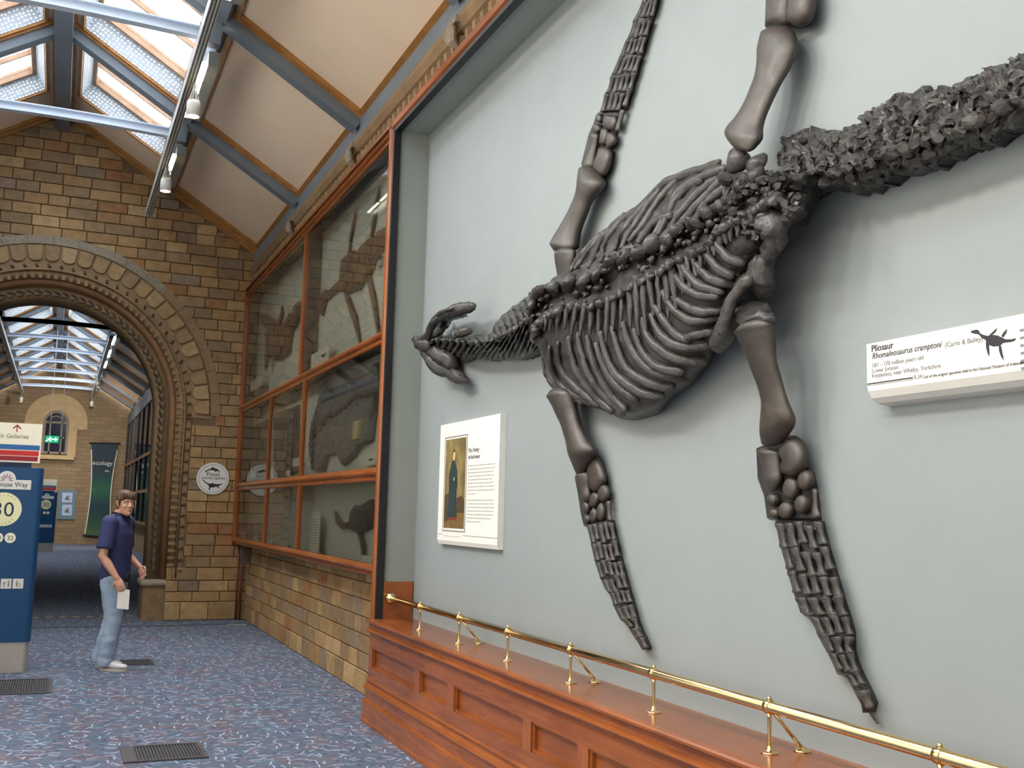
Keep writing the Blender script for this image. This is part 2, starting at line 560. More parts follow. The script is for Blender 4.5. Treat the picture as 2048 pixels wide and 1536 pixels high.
def unit_brick(facing):
    """1x1x1 block with a chamfered face toward -Y ('y') or -X ('x')"""
    c = 0.02
    m = MB()
    def P(u, d, w):
        return (u, d, w) if facing == 'y' else (d, u, w)
    r0 = [P(-.5, .5, -.5), P(.5, .5, -.5), P(.5, .5, .5), P(-.5, .5, .5)]
    r1 = [P(-.5, -.2, -.5), P(.5, -.2, -.5), P(.5, -.2, .5), P(-.5, -.2, .5)]
    r2 = [P(-.5 + c, -.5, -.5 + 2 * c), P(.5 - c, -.5, -.5 + 2 * c), P(.5 - c, -.5, .5 - 2 * c), P(-.5 + c, -.5, .5 - 2 * c)]
    m.rings([r0, r1, r2])
    o = m.build('brick_source', M['brick'])
    me = o.data; bpy.data.objects.remove(o)
    return me
BY, BX = unit_brick('y'), unit_brick('x')

def brick_row(rng, x0, x1, lo, hi):
    x = x0 + rng.uniform(-hi, 0)
    out = []
    while x < x1:
        w = rng.uniform(lo, hi)
        a, b = max(x, x0), min(x + w, x1)
        if b - a > 0.05:
            out.append((a, b))
        x += w
    return out

rng = random.Random(5)
zs = [0.0, 0.27, 0.42, 0.58, 0.77]
while zs[-1] < 7.6:
    zs.append(zs[-1] + 0.163)
small = MB(); nb = 0
for z0, z1 in zip(zs[:-1], zs[1:]):
    zm = (z0 + z1) / 2
    lo, hi = (0.26, 0.44)
    if z1 > ACZ:
        zz = max(0, zm - ACZ)
        e = math.sqrt(max(0, (RHOOD - 0.06) ** 2 - zz * zz))
        spans = [(XC + e, 2.9), (XL, XC - e)] if e > 0 else [(XL, 2.9)]
    else:
        spans = [(1.765 if z0 > 0.6 else 1.53, 2.72), (XL, XC - 2.1)]
    for s0, s1 in spans:
        for a, b in brick_row(rng, s0, s1, lo, hi):
            gz = min(gable(a), gable(b))
            t1 = min(z1, gz - 0.02)
            if t1 - z0 < 0.04:
                continue
            if a > 2.72:
                continue
            pr = rng.uniform(0.0, 0.008)
            c = ((a + b) / 2, YB + 0.01 - pr, (z0 + t1) / 2)
            s = (b - a - 0.008, 0.04, t1 - z0 - 0.008)
            if b < -1.5:
                small.box(c[0] - s[0] / 2, c[0] + s[0] / 2, c[1] - .02, c[1] + .02, c[2] - s[2] / 2, c[2] + s[2] / 2)
                continue
            nb += 1
            place('brick', BY, c, s, wall_back)
small.build('distant_bricks', M['brick'], wall_back, kind='stuff')

# swept archway mouldings: profile points (r, y) run up the jambs and round the arch
def arch_path(z0=0.0, a0=-1, n=36):
    """list of (cos-like dx, dz, straight z) frames from right foot over the crown to left foot"""
    fr = [(1.0, 0.0, z0 - ACZ), (1.0, 0.0, 0.0)]
    for k in range(1, n):
        a = math.pi * k / n
        fr.append((math.cos(a), math.sin(a), 0.0))
    fr += [(-1.0, 0.0, 0.0), (-1.0, 0.0, z0 - ACZ)]
    return fr
def sweep(profile, z0):
    m = MB(); rs = []
    for dx, dz, sz in arch_path(z0):
        rs.append([(XC + r * dx, y, ACZ + sz + r * dz) for r, y in profile])
    return m.rings(rs, True, True)
arch = empty('trim_1', (XC, YB, 0), 'round terracotta archway with carved mouldings', None, None, 'structure')
sweep([(1.58, YB + 0.22), (1.62, YB + 0.17), (1.72, YB + 0.16), (1.76, YB + 0.20), (1.80, YB + 0.2), (1.80, YB2 + 0.02), (1.58, YB2 + 0.02)], 0.58).build('inner_order', M['stone'], arch, True)
sweep([(1.78, YB + 0.30), (1.78, YB + 0.13), (1.80, YB + 0.09), (1.84, YB + 0.075), (1.87, YB + 0.09), (1.88, YB + 0.13), (1.88, YB + 0.30)], 0.58).build('smooth_roll', M['stone_red'], arch, True)
sweep([(1.86, YB + 0.35), (1.87, YB + 0.07), (1.90, YB + 0.03), (1.955, YB + 0.005), (1.975, YB + 0.02), (1.985, YB + 0.35)], 0.62).build('ribbed_roll', M['stone'], arch, True)
sweep([(1.972, YB + 0.03), (1.976, YB - 0.02), (1.99, YB - 0.03), (2.004, YB - 0.02), (2.008, YB + 0.03)], 0.62).build('bead_moulding', M['stone'], arch, True)
sweep([(2.0, YB + 0.03), (2.0, YB - 0.002), (2.085, YB - 0.002), (2.085, YB + 0.03)], 0.62).build('flat_band', M['stone'], arch)
# face ring of the arch and speckled hood above the springing only
def ring_seg(r0, r1, y0, y1, a0, a1, n):
    m = MB(); rs = []
    for k in range(n + 1):
        a = a0 + (a1 - a0) * k / n
        rs.append([(XC + r * math.cos(a), y, ACZ + r * math.sin(a)) for r, y in ((r0, y1), (r0, y0), (r1, y0), (r1, y1))])
    return m.rings(rs)
ring_seg(2.08, 2.40, YB + 0.0, YB + 0.03, -0.02, math.pi + 0.02, 40).build('voussoir_bed', M['stone'], arch)
for k in range(22):
    a0 = math.pi * k / 22; a1 = math.pi * (k + 1) / 22 - 0.003
    ring_seg(2.365, 2.49, YB - 0.022 - 0.004 * (k % 3), YB + 0.03, a0, a1, 3).build('hood_stone', M['stone_grey'] if 6 <= k <= 16 else M['stone'], arch)
rng = random.Random(8)
nv = 31
for k in range(nv):
    a0 = math.pi * k / nv; a1 = math.pi * (k + 1) / nv
    am = (a0 + a1) / 2
    if am > 2.25:
        continue
    g = 0.012 / 2.2
    hw = (a1 - a0) / 2 - g
    out = []
    for i in range(7):
        b = math.pi * i / 6
        out.append((2.17 - 0.06 * math.sin(b), am - hw * math.cos(b)))
    pts = [(2.35, am + hw), (2.35, am - hw)] + out
    ps = [(XC + r * math.cos(a), YB + 0.002, ACZ + r * math.sin(a)) for r, a in pts]
    MB().poly(ps, (0, -1, 0), 0.03 + rng.uniform(0, 0.008), 0.10).build('voussoir', M['voussoir'], arch)
def along(r, step, amax, zfoot):
    """(x, z, angle) stations up the right jamb and over the arch"""
    st = []
    z = zfoot
    while z < ACZ:
        st.append((XC + r, z, 0.0)); z += step
    n = int(r * amax / step)
    for k in range(n + 1):
        a = k * step / r
        st.append((XC + r * math.cos(a), ACZ + r * math.sin(a), a))
    return st
studm = MB(); studm.rings([[(-.03, 0, -.018), (.03, 0, -.018), (.034, 0, .0), (.03, 0, .018), (-.03, 0, .018), (-.034, 0, 0)], [(-.012, -.03, -.008), (.016, -.03, -.008), (.02, -.03, 0), (.016, -.03, .008), (-.012, -.03, .008), (-.016, -.03, 0)]])
so = studm.build('stud_source', M['stone_dark']); studme = so.data; bpy.data.objects.remove(so)
for x, z, a in along(2.045, 0.162, 2.2, 0.72):
    place('stud', studme, (x, YB - 0.001, z), (1, 1, 1), arch, (0, -a - 0.5, 0))
bil = MB().box(-.052, .052, -.018, .03, -.022, .022)
so = bil.build('billet_source', M['stone']); bilme = so.data; bpy.data.objects.remove(so)
for x, z, a in along(1.918, 0.105, 2.2, 0.7):
    place('billet', bilme, (x, YB + 0.025, z), (1, 1, 1), arch, (0, -a, 0))
lf = MB()
for sg in (-1, 1):
    lf.rings([[(0, 0, -.06), (sg * .01, -.012, -.05), (sg * .012, 0, -.055)], [(0, -.004, 0), (sg * .035, -.03, .0), (sg * .05, 0, .01)], [(sg * .03, 0, .07), (sg * .04, -.012, .07), (sg * .045, 0, .068)]])
so = lf.build('leaf_source', M['stone_dark']); lfme = so.data; bpy.data.objects.remove(so)
for x, z, a in along(1.67, 0.12, 2.2, 0.75):
    place('leaf_carving', lfme, (x, YB + 0.165, z), (1, 1, 1), arch, (0, -a, 0))
# pier bases
for s in (1, -1):
    x0, x1 = (XC + s * 1.55, XC + s * 1.86)
    MB().box(min(x0, x1), max(x0, x1), YB + 0.02, YB2 + 0.03, 0, 0.5).build('pier_block', M['brick'], arch)
    MB().rings([[(min(x0, x1) - 0.02 * q, YB + 0.02 - 0.02 * q, z), (max(x0, x1) + 0.01 * q, YB + 0.02 - 0.02 * q, z), (max(x0, x1) + 0.01 * q, YB2 + 0.03, z), (min(x0, x1) - 0.02 * q, YB2 + 0.03, z)] for q, z in ((0, 0.5), (1.6, 0.51), (1.8, 0.54), (1, 0.575), (0.2, 0.59))]).build('pier_cap', M['stone_grey'], arch)

# right wall below the case
core = MB().box(XW + 0.012, 2.92, YJ + 0.06, YB, 0, 1.12)
wall_low = tag(core.build('wall_right_dado', M['mortar']), 'buff block wall under the glass case', None, None, 'structure')
rng = random.Random(21)
zs = [0.0, 0.21, 0.37, 0.53, 0.69, 0.85, 1.01, 1.17]
for i, (z0, z1) in enumerate(zip(zs[:-1], zs[1:])):
    for a, b in brick_row(rng, YJ + 0.06, YB - 0.01, 0.24, 0.46):
        pr = rng.uniform(0, 0.006)
        place('brick', BX, (XW + 0.01 - pr, (a + b) / 2, (z0 + z1) / 2), (0.04, b - a - 0.008, z1 - z0 - 0.008), wall_low)

# recess of grey paint behind the fossil
rc = MB()
rc.box(XB, XB + 0.06, -1.0, YJ + 0.02, ZS - 0.02, ZTOP + 0.02)
rec = tag(rc.build('wall_recess', M['wall_grey']), 'pale grey painted back of the big wall recess', None, None, 'structure')
MB().box(XF + 0.02, XB, YJ, YJ + 0.035, ZS, ZTOP).build('trim_4', M['jamb_grey'], None, kind='structure')
MB().box(XF + 0.02, XB, -1.0, YJ + 0.035, ZTOP, ZTOP + 0.04).build('trim_5', M['jamb_grey'], None, kind='structure')
MB().box(XF + 0.015, XB - 0.01, YJ - 0.018, YJ, ZS, 1.10).build('trim_6', M['wood_z'], None, kind='structure')

# ------------------------------------------------------------------ the roof
def RP(s, q, y, n):
    """roof frame: side s, distance q down the slope, along y, offset n outward"""
    return (XC + s * (q * CA + n * SA), y, ZR - q * SA + n * CA)
def rbox(m, s, q0, q1, y0, y1, n0, n1, mi=0):
    return m.hexa([RP(s, q, y, n) for q in (q0, q1) for y in (y0, y1) for n in (n0, n1)], mi)
QE = (XW + 0.2 - XC) / CA
QR, QS, QP = 0.27, 1.58, 1.86          # ridge side of the opening, lower side, lower side of purlin
ceil = tag(bpy.data.objects.new('ceiling', None), 'pitched roof of cream panels between blue grey rafters', None, None, 'structure')
col.objects.link(ceil); WL['ceiling'] = Vector((0, 0, 0))
nwin = [0]

def roof_bay(ya, yb, glazed, short=0.0, detail=True, pm='cream', lead=0.0):
    for s in (1, -1):
        yo0, yo1 = ya + 0.14 + lead, yb - 0.14 - short
        m = MB()
        rbox(m, s, QP, QE, ya, yb, 0, 0.06)
        m.build('ceiling_panel', M[pm], ceil)
        m = MB()
        if glazed:
            rbox(m, s, -0.03, QR, ya, yb, 0, 0.06); rbox(m, s, QS, QP, ya, yb, 0, 0.06)
            rbox(m, s, QR, QS, ya, yo0, 0, 0.06); rbox(m, s, QR, QS, yo1, yb, 0, 0.06)
        else:
            rbox(m, s, -0.03, QP, ya, yb, 0, 0.06)
        m.build('upper_panel', M[pm], ceil)
        if pm != 'cream':
            continue
        # golden trims round the lower panel
        y0, y1 = ya + 0.085, yb - 0.085
        for a, b, c, d_ in ((QP + 0.02, QP + 0.075, y0, y1), (3.36, 3.44, y0, y1), (QP + 0.075, 3.36, y0, y0 + 0.065), (QP + 0.075, 3.36, y1 - 0.065, y1)):
            m = MB(); rbox(m, s, a, b, c, d_, -0.045, 0.0)
            m.build('panel_trim', M['gold'], ceil)
        if not glazed:
            continue
        # the skylight well and its window
        nwin[0] += 1
        w = tag(bpy.data.objects.new('window_%d' % nwin[0], None), 'roof light between the rafters', None, None, 'structure')
        col.objects.link(w); WL[w.name] = Vector((0, 0, 0))
        H = 0.24
        for nm, a, b, c, d_ in (('end_reveal', QR + 0.004, QS - 0.004, yo1 - 0.006, yo1 + 0.02), ('end_reveal', QR + 0.004, QS - 0.004, yo0 - 0.02, yo0 + 0.006),
                                ('ridge_reveal', QR - 0.02, QR + 0.006, yo0, yo1), ('sill_reveal', QS - 0.006, QS + 0.02, yo0, yo1)):
            m = MB(); rbox(m, s, a, b, c, d_, 0.0, H + 0.12)
            m.build(nm, M['perf'], w)
        for a, b, c, d_ in ((QR - 0.045, QR, yo0 - 0.045, yo1 + 0.045), (QS, QS + 0.045, yo0 - 0.045, yo1 + 0.045), (QR, QS, yo0 - 0.045, yo0), (QR, QS, yo1, yo1 + 0.045)):
            m = MB(); rbox(m, s, a, b, c, d_, -0.03, 0.0)
            m.build('opening_trim', M['gold'], w)
        fw = 0.06
        for a, b, c, d_ in ((QR, QR + fw, yo0, yo1), (QS - fw, QS, yo0, yo1), (QR + fw, QS - fw, yo0, yo0 + fw), (QR + fw, QS - fw, yo1 - fw, yo1)):
            m = MB(); rbox(m, s, a, b, c, d_, H, H + 0.10)
            m.build('frame', M['frame_wood'], w)
        nbar = 3 if detail else 2
        L = yo1 - yo0 - 2 * fw
        for k in range(1, nbar):
            yy = yo0 + fw + L * k / nbar
            m = MB(); rbox(m, s, QR + fw, QS - fw, yy - 0.014, yy + 0.014, H + 0.02, H + 0.08)
            m.build('glazing_bar', M['frame_wood'], w)
        m = MB(); rbox(m, s, QR + fw, QS - fw, yo0 + fw, yo1 - fw, H + 0.06, H + 0.066)
        m.build('pane', M['roof_glass'], w)

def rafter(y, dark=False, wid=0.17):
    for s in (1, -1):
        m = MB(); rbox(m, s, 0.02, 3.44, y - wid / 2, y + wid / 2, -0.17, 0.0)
        m.build('rafter', M['shade_roof'] if dark else M['bluegrey'], ceil)
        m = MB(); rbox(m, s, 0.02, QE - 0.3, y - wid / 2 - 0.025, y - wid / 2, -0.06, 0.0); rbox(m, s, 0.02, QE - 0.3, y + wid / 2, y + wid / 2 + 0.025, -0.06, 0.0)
        m.build('rafter_bead', M['shade_roof'] if dark else M['gold'], ceil)

for k in range(len(RAFT) - 1):
    yb, ya = RAFT[k], RAFT[k + 1]
    roof_bay(ya, yb, True, 0.75 if k == 0 else 0.0, k < 4)
for y in RAFT[1:]:
    rafter(y)
# closing strip at the gable
for s in (1, -1):
    m = MB(); rbox(m, s, -0.03, QE, RAFT[0], YB + 0.02, 0, 0.06); m.build('ceiling_panel', M['cream'], ceil)
    m = MB(); rbox(m, s, 0, QE - 0.3, YB - 0.10, YB - 0.0, -0.05, 0.0); m.build('gable_trim', M['gold'], ceil)
    m = MB(); rbox(m, s, 0, QE - 0.3, YB - 0.05, YB - 0.0, -0.09, -0.05); m.build('gable_trim', M['gold'], ceil)
for y0, y1, nm in ((RAFT[-1], YB, 0), (RAFT_FAR[4], YE, 1)):
    m = MB(); m.box(XC - 0.10, XC + 0.10, y0, y1, ZR - 0.33, ZR + 0.02)
    m.build('ridge_beam', M['bluegrey'], ceil)
    for s in (1, -1):
        m = MB(); rbox(m, s, 0.13, 0.16, y0, y1, -0.06, 0); m.build('ridge_trim', M['gold'], ceil)
        m = MB(); rbox(m, s, QS + 0.1, QP, y0, y1, -0.15, 0); m.build('purlin', M['bluegrey'], ceil)
        m = MB(); x = XC + s * 3.03
        m.box(min(x + s * .05, x - s * 0.15), max(x + s * .05, x - s * 0.15), y0, y1, 5.44, 5.63); m.build('wall_plate', M['bluegrey'], ceil)
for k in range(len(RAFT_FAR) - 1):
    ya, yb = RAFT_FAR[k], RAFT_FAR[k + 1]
    roof_bay(ya, yb, 4 <= k < 10, 0.0, False, 'cream' if k >= 4 else 'shade_roof', 0.9 if k == 4 else 0.0)
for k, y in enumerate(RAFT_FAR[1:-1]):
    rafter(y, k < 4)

def tie(y, m_):
    m = MB()
    n = 8; rs = []
    for k in range(n + 1):
        x = XC - 1.30 + 2.6 * k / n
        z = 6.24 + 0.03 * math.sin(math.pi * k / n)
        rs.append([(x, y - 0.05, z - 0.05), (x, y + 0.05, z - 0.05), (x, y + 0.05, z - 0.03), (x, y + 0.012, z - 0.025), (x, y + 0.012, z + 0.04), (x, y + 0.05, z + 0.045), (x, y + 0.05, z + 0.06), (x, y - 0.05, z + 0.06), (x, y - 0.05, z + 0.045), (x, y - 0.012, z + 0.04), (x, y - 0.012, z - 0.025), (x, y - 0.05, z - 0.03)])
    m.rings(rs)
    m.build('tie_beam', m_, ceil)
    for s in (1, -1):
        x = XC + s * 1.38
        MB().box(x - 0.09, x + 0.09, y - 0.06, y + 0.06, 6.14, 6.52).build('tie_bracket', M['bluegrey'], ceil)
for y in RAFT[1:6]:
    tie(y, M['tie'])
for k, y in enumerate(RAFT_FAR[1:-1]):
    tie(y, M['shade_roof'] if k < 4 else M['tie'])  # nearer ties are silhouettes, their darkness painted in

# ------------------------------------------------------------------ lighting rails, strip lights, spotlights
def rail(name, x, y0, y1, label):
    t = empty(name, (x, y0, 5.96), label, 'lighting rail', None)
    z = 5.96
    m = MB()
    pr = [(-.045, 0), (-.045, .11), (.045, .11), (.045, 0), (.036, 0), (.036, .04), (.026, .04), (.026, 0), (.006, 0), (.006, .04), (-.006, .04), (-.006, 0), (-.026, 0), (-.026, .04), (-.036, .04), (-.036, 0)]
    m.rings([[(x + a, y, z + b) for a, b in pr] for y in (y0, y1)])
    m.build('rail_profile', M['alu'], t)
    MB().box(x - .06, x + .06, y1 - 0.03, y1, z - 0.02, z + 0.12).build('end_cap', M['grey_metal'], t)
    yy = y1 - 3.2
    while yy > max(y0, y1 - 16):
        MB().box(x - .02, x + .02, yy - .02, yy + .02, z + .10, z + .3).build('hanger', M['grey_metal'], t)
        yy -= 3.03
    return t
rail('lighting_rail', 0.94, -8.0, 16.2, 'long aluminium lighting rail under the roof of the near hall')
rail('lighting_rail', XC - 1.27, -8.0, 16.2, 'aluminium lighting rail on the left side of near roof')
rail('lighting_rail', 0.97, 29.2, 46.5, 'right lighting rail of the far hall beyond the arch')
rail('lighting_rail', XC - 1.30, 18.2, 46.5, 'left lighting rail of the far hall beyond the arch')

def strip_light(x, y0, y1, label, group=None, tubes=4, mt='tube'):
    t = empty('strip_light', (x, y0, 6.1), label, 'light', group)
    MB().box(x + .01, x + .12, y0, y1, 6.06, 6.20).build('housing', M['grey_metal'], t)
    L = (y1 - y0 - 0.1) / tubes
    for k in range(tubes):
        a = y0 + 0.05 + k * L
        MB().tube([(x - .02, a + 0.02, 6.09), (x - .02, a + L - 0.02, 6.09)], 0.028, 8).build('tube_lamp', M[mt], t)
        MB().box(x - .055, x + .015, a + L - 0.02, a + L, 6.05, 6.14).build('lamp_clip', M['grey_metal'], t)
    return t
strip_light(1.06, 10.45, 12.1, 'bright strip light beside the near rail, before the first spotlight')
strip_light(1.06, 13.5, 14.9, 'dim grey strip light beside the near rail, by the arch wall', None, 2, 'tube_dim')
for y, w in ((29.6, 'nearest'), (32.3, 'middle'), (35.0, 'farthest')):
    strip_light(1.1, y, y + 1.4, w + ' of the three bright strip lights along the far hall rail', 'far hall strip lights', 2)
for k in range(2, 6):  # unseen strip lights added to brighten the ceiling panels
    y = RAFT[k + 1] + 0.25
    strip_light(1.06, y, y + 1.65, 'added strip light beside the near rail, bay %s from the arch' % ('third', 'fourth', 'fifth', 'sixth')[k - 2], 'added strip lights out of view')

def beam(loc, dv, power, deg, c=(1.0, 0.94, 0.86)):
    li = bpy.data.lights.new('spot_beam', 'SPOT')
    li.energy = power; li.color = c; li.spot_size = math.radians(deg); li.spot_blend = 0.8; li.shadow_soft_size = 0.32
    lo = bpy.data.objects.new('spot_beam', li); col.objects.link(lo)
    lo.location = loc
    lo.rotation_euler = dv.to_track_quat('-Z', 'Y').to_euler()
def spot(loc, label, group=None, dv=(-.25, -.2, -1), power=180, deg=110):
    t = empty('spotlight', loc, label, 'spotlight', group)
    x, y, z = loc
    MB().tube([(x, y, 5.958), (x, y, z + 0.16)], 0.02, 8).build('stem', M['grey_metal'], t)
    m = MB()
    for k in range(10):
        a = 2 * math.pi * k / 10
        c, s_ = math.cos(a), math.sin(a)
        q = [(x + c * r + -s_ * w, y + s_ * r + c * w, zz) for r, zz in ((.02, z + .17), (.062, z + .03)) for w in (-.006, .006)]
        q2 = [(x + c * .015 - s_ * w, y + s_ * .015 + c * w, zz) for zz in (z + .17, z + .03) for w in (-.006, .006)]
        m.hexa([q[0], q[1], q[2], q[3], q2[0], q2[1], q2[2], q2[3]])
    m.build('cooling_fins', M['grey_metal'], t)
    m = MB(); rs = []
    for r, zz in ((.06, z + .04), (.066, z + .03), (.07, z - .12), (.064, z - .12), (.058, z - .06)):
        rs.append([(x + r * math.cos(2 * math.pi * j / 20), y + r * math.sin(2 * math.pi * j / 20), zz) for j in range(20)])
    m.rings(rs, True, False); m.build('lamp_body', M['white'], t, True)
    m = MB(); m.sphere((x, y, z - .075), .05, 14, 8, 1, 1, .5); m.build('bulb', M['lamp_warm'], t, True)
    beam(Vector((x, y, z)) + Vector(dv).normalized() * .2, Vector(dv), power, deg)
    return t
spot((0.98, 10.73, 5.72), 'white spotlight on the rail beside the lit strip light')
spot((0.97, 13.62, 5.74), 'white glowing spotlight on the rail nearest the arch wall')
spot((0.97, 38, 5.70), 'small orange glowing spotlight halfway along the right far hall rail', None, (-.1, 1, -.42), 900, 90)
spot((0.97, 45.5, 5.70), 'small spotlight at the end of the right far hall rail', None, (-.3, -.1, -1), 90)
spot((XC - 1.30, 45.5, 5.70), 'small spotlight at the end of the left rail of the far hall', None, (.3, -.1, -1), 90)

# unseen spotlights added on the left rail as frontal fill for the fossil
def fill_spot(y, ty, tz, power, n):
    loc = Vector((XC - 1.27, y, 5.70))
    t = empty('spotlight', loc, 'added fill spotlight on the left rail, %s from the arch' % n, 'spotlight', 'added fill spotlights out of view')
    dv = (Vector((XB, ty, tz)) - loc).normalized()
    MB().tube([(loc.x, loc.y, 5.958), loc], 0.02, 8).build('stem', M['grey_metal'], t)
    MB().tube([loc - dv * .08, loc + dv * .02, loc + dv * .16], [.04, .075, .09], 16, 1, None, False).build('lamp_body', M['white'], t, True)
    beam(loc + dv * .20, dv, power, 78)
for k, y in enumerate((8.6, 6.9, 5.2, 3.5, 1.8, 0.1)):
    fill_spot(y, y * .85 + .6, 2.3, 230, ('first', 'second', 'third', 'fourth', 'fifth', 'sixth')[k])
# unseen spotlights added to wash the left wall, for soft bounced fill
for k, y in enumerate((7.4, 5.0, 2.6, 0.2, -2.2)):
    spot((0.97, y, 5.72), 'added fill spotlight on the near rail turned to the left wall, %s from the arch' % ('first', 'second', 'third', 'fourth', 'fifth')[k], 'added fill spotlights out of view', (-4.2, -.6, -3.0), 1300, 110)
fill_spot(13.6, 14.2, 1.3, 260, 'second hidden'); fill_spot(11.2, 11.0, 1.3, 220, 'last hidden')  # two more added lamps, brightening the case and the blocks below

# ------------------------------------------------------------------ carved frieze over the case and recess
fz = tag(bpy.data.objects.new('trim_3', None), 'carved terracotta frieze under the eaves', None, None, 'structure')
col.objects.link(fz); WL['trim_3'] = Vector((0, 0, 0))
m = MB()
pr = [(2.80, 5.0), (2.56, 5.0), (2.56, 5.06), (2.535, 5.08), (2.535, 5.12), (2.565, 5.14), (2.565, 5.26), (2.53, 5.28), (2.50, 5.34), (2.50, 5.38), (2.53, 5.40), (2.53, 5.44), (2.80, 5.44)]
m.rings([[(x, y, z) for x, z in pr] for y in (-8.0, YB)]); m.build('frieze_moulding', M['stone'], fz)
m = MB(); m.box(2.70, 2.95, -8, YB, 5.0, 5.8); m.build('eaves_wall', M['stone_dark'], fz)
dm = MB(); dm.rings([[(0.02, -.045, -.045), (0.02, .035, -.045), (0.02, .045, .045), (0.02, -.035, .045)], [(-.025, -.03, -.04), (-.025, .02, -.035), (-.03, .035, .03), (-.03, -.015, .04)]])
so = dm.build('d_source', M['stone']); dme = so.data; bpy.data.objects.remove(so)
y = 2.0
while y < YB - 0.1:
    place('leaf_dentil', dme, (2.557, y, 5.2), (1, 1, 1), fz); y += 0.155
cm = MB()
for k in range(-3, 4):
    a = k * 0.36
    cm.tube([(0.02, 0, -.07), (-.05, .05 * math.sin(a), -.02), (-.075, .12 * math.sin(a), .10 * math.cos(a))], [.012, .022, .014], 6)
cm.box(-.06, .05, -.10, .10, .10, .15)
so = cm.build('c_source', M['stone_grey']); cme = so.data; bpy.data.objects.remove(so)
for y in RAFT[1:5]:
    place('shell_corbel', cme, (2.53, y, 5.22), (1, 1, 1), fz)
for k, xx in enumerate((2.5,)):
    m = MB(); m.rings([[(x, y, z) for x, z in ((2.6, 5.0), (2.43, 5.0), (2.43, 5.03), (2.46, 5.05), (2.5, 5.08), (2.6, 5.08))] for y in (-8, YB)])
    m.build('crown_moulding', M['wood_y'], fz)

# ------------------------------------------------------------------ mahogany frame of the recess
fr = tag(bpy.data.objects.new('trim_2', None), 'red mahogany frame round the big recess', None, None, 'structure')
col.objects.link(fr); WL['trim_2'] = Vector((0, 0, 0))
MB().rings([[(x, y, z) for x, y in ((2.52, YJ + 0.02), (2.445, YJ + 0.02), (2.425, YJ + 0.04), (2.425, YJ + 0.085), (2.445, YJ + 0.11), (2.52, YJ + 0.11))] for z in (0.79, 5.02)]).build('post', M['wood_z'], fr)
MB().box(2.44, 2.50, YJ - 0.02, YJ + 0.02, 0.80, 4.96).build('rubber_seal', M['black'], fr)
MB().box(2.44, 2.50, -1.0, YJ, 4.925, 4.955).build('rubber_seal', M['black'], fr)
MB().rings([[(x, y, z) for x, z in ((2.52, 4.955), (2.445, 4.955), (2.425, 4.97), (2.425, 5.0), (2.445, 5.02), (2.52, 5.02))] for y in (-1.0, YJ + 0.11)]).build('top_rail', M['wood_y'], fr)

# ------------------------------------------------------------------ panelled plinth under the recess
pl = empty('panelled_plinth', (2.36, YJ, 0), 'long polished mahogany plinth with sunk panels below the fossil', 'plinth')
YP0 = 0.4
def prof(name, pts, mat='wood_y', y0=YP0, y1=YJ):
    return MB().rings([[(x, y, z) for x, z in pts] for y in (y0, y1)]).build(name, M[mat], pl)
prof('base_board', [(2.74, 0), (2.352, 0), (2.352, 0.025), (2.362, 0.035), (2.362, 0.155), (2.368, 0.172), (2.378, 0.178), (2.74, 0.178)])
prof('upper_base_board', [(2.74, 0.178), (2.382, 0.178), (2.382, 0.262), (2.74, 0.262)])
prof('base_moulding', [(2.74, 0.262), (2.366, 0.262), (2.366, 0.268), (2.376, 0.285), (2.392, 0.295), (2.396, 0.312), (2.388, 0.318), (2.388, 0.326), (2.402, 0.336), (2.74, 0.336)])
prof('bottom_rail', [(2.50, 0.336), (2.40, 0.336), (2.40, 0.425), (2.50, 0.425)])
prof('top_rail', [(2.50, 0.58), (2.40, 0.58), (2.40, 0.70), (2.50, 0.70)])
prof('cornice_moulding', [(2.74, 0.695), (2.392, 0.695), (2.372, 0.705), (2.366, 0.715), (2.372, 0.727), (2.384, 0.732), (2.74, 0.732)])
prof('fascia', [(2.74, 0.732), (2.392, 0.732), (2.392, 0.772), (2.74, 0.772)])
prof('shelf_nosing', [(2.5, 0.772), (2.378, 0.772), (2.366, 0.78), (2.364, 0.792), (2.372, 0.80), (2.385, 0.80), (2.39, 0.796), (2.397, 0.796), (2.402, 0.80), (2.5, 0.80)])
prof('shelf_top', [(2.76, 0.772), (2.5, 0.772), (2.5, 0.80), (2.76, 0.80)])
pan = [(8.36, 7.26), (7.15, 6.59), (6.45, 5.365), (5.26, 4.715), (4.60, 3.52), (3.41, 2.86), (2.75, 1.67), (1.56, 1.0)]
edges = [YJ] + [v for p_ in pan for v in p_] + [YP0]
for k in range(0, len(edges), 2):
    MB().box(2.40, 2.50, edges[k + 1], edges[k], 0.425, 0.58).build('stile', M['wood_z'], pl)
for a, b in pan:
    MB().box(2.432, 2.5, b, a, 0.425, 0.58).build('panel', M['wood_y'], pl)
    m = MB()
    for q0, q1, z0, z1 in ((b, a, 0.425, 0.439), (b, a, 0.566, 0.58), (b, b + 0.02, 0.439, 0.566), (a - 0.02, a, 0.439, 0.566)):
        m.box(2.412, 2.432, q0, q1, z0, z1)
    m.build('panel_bead', M['wood_y'], pl)

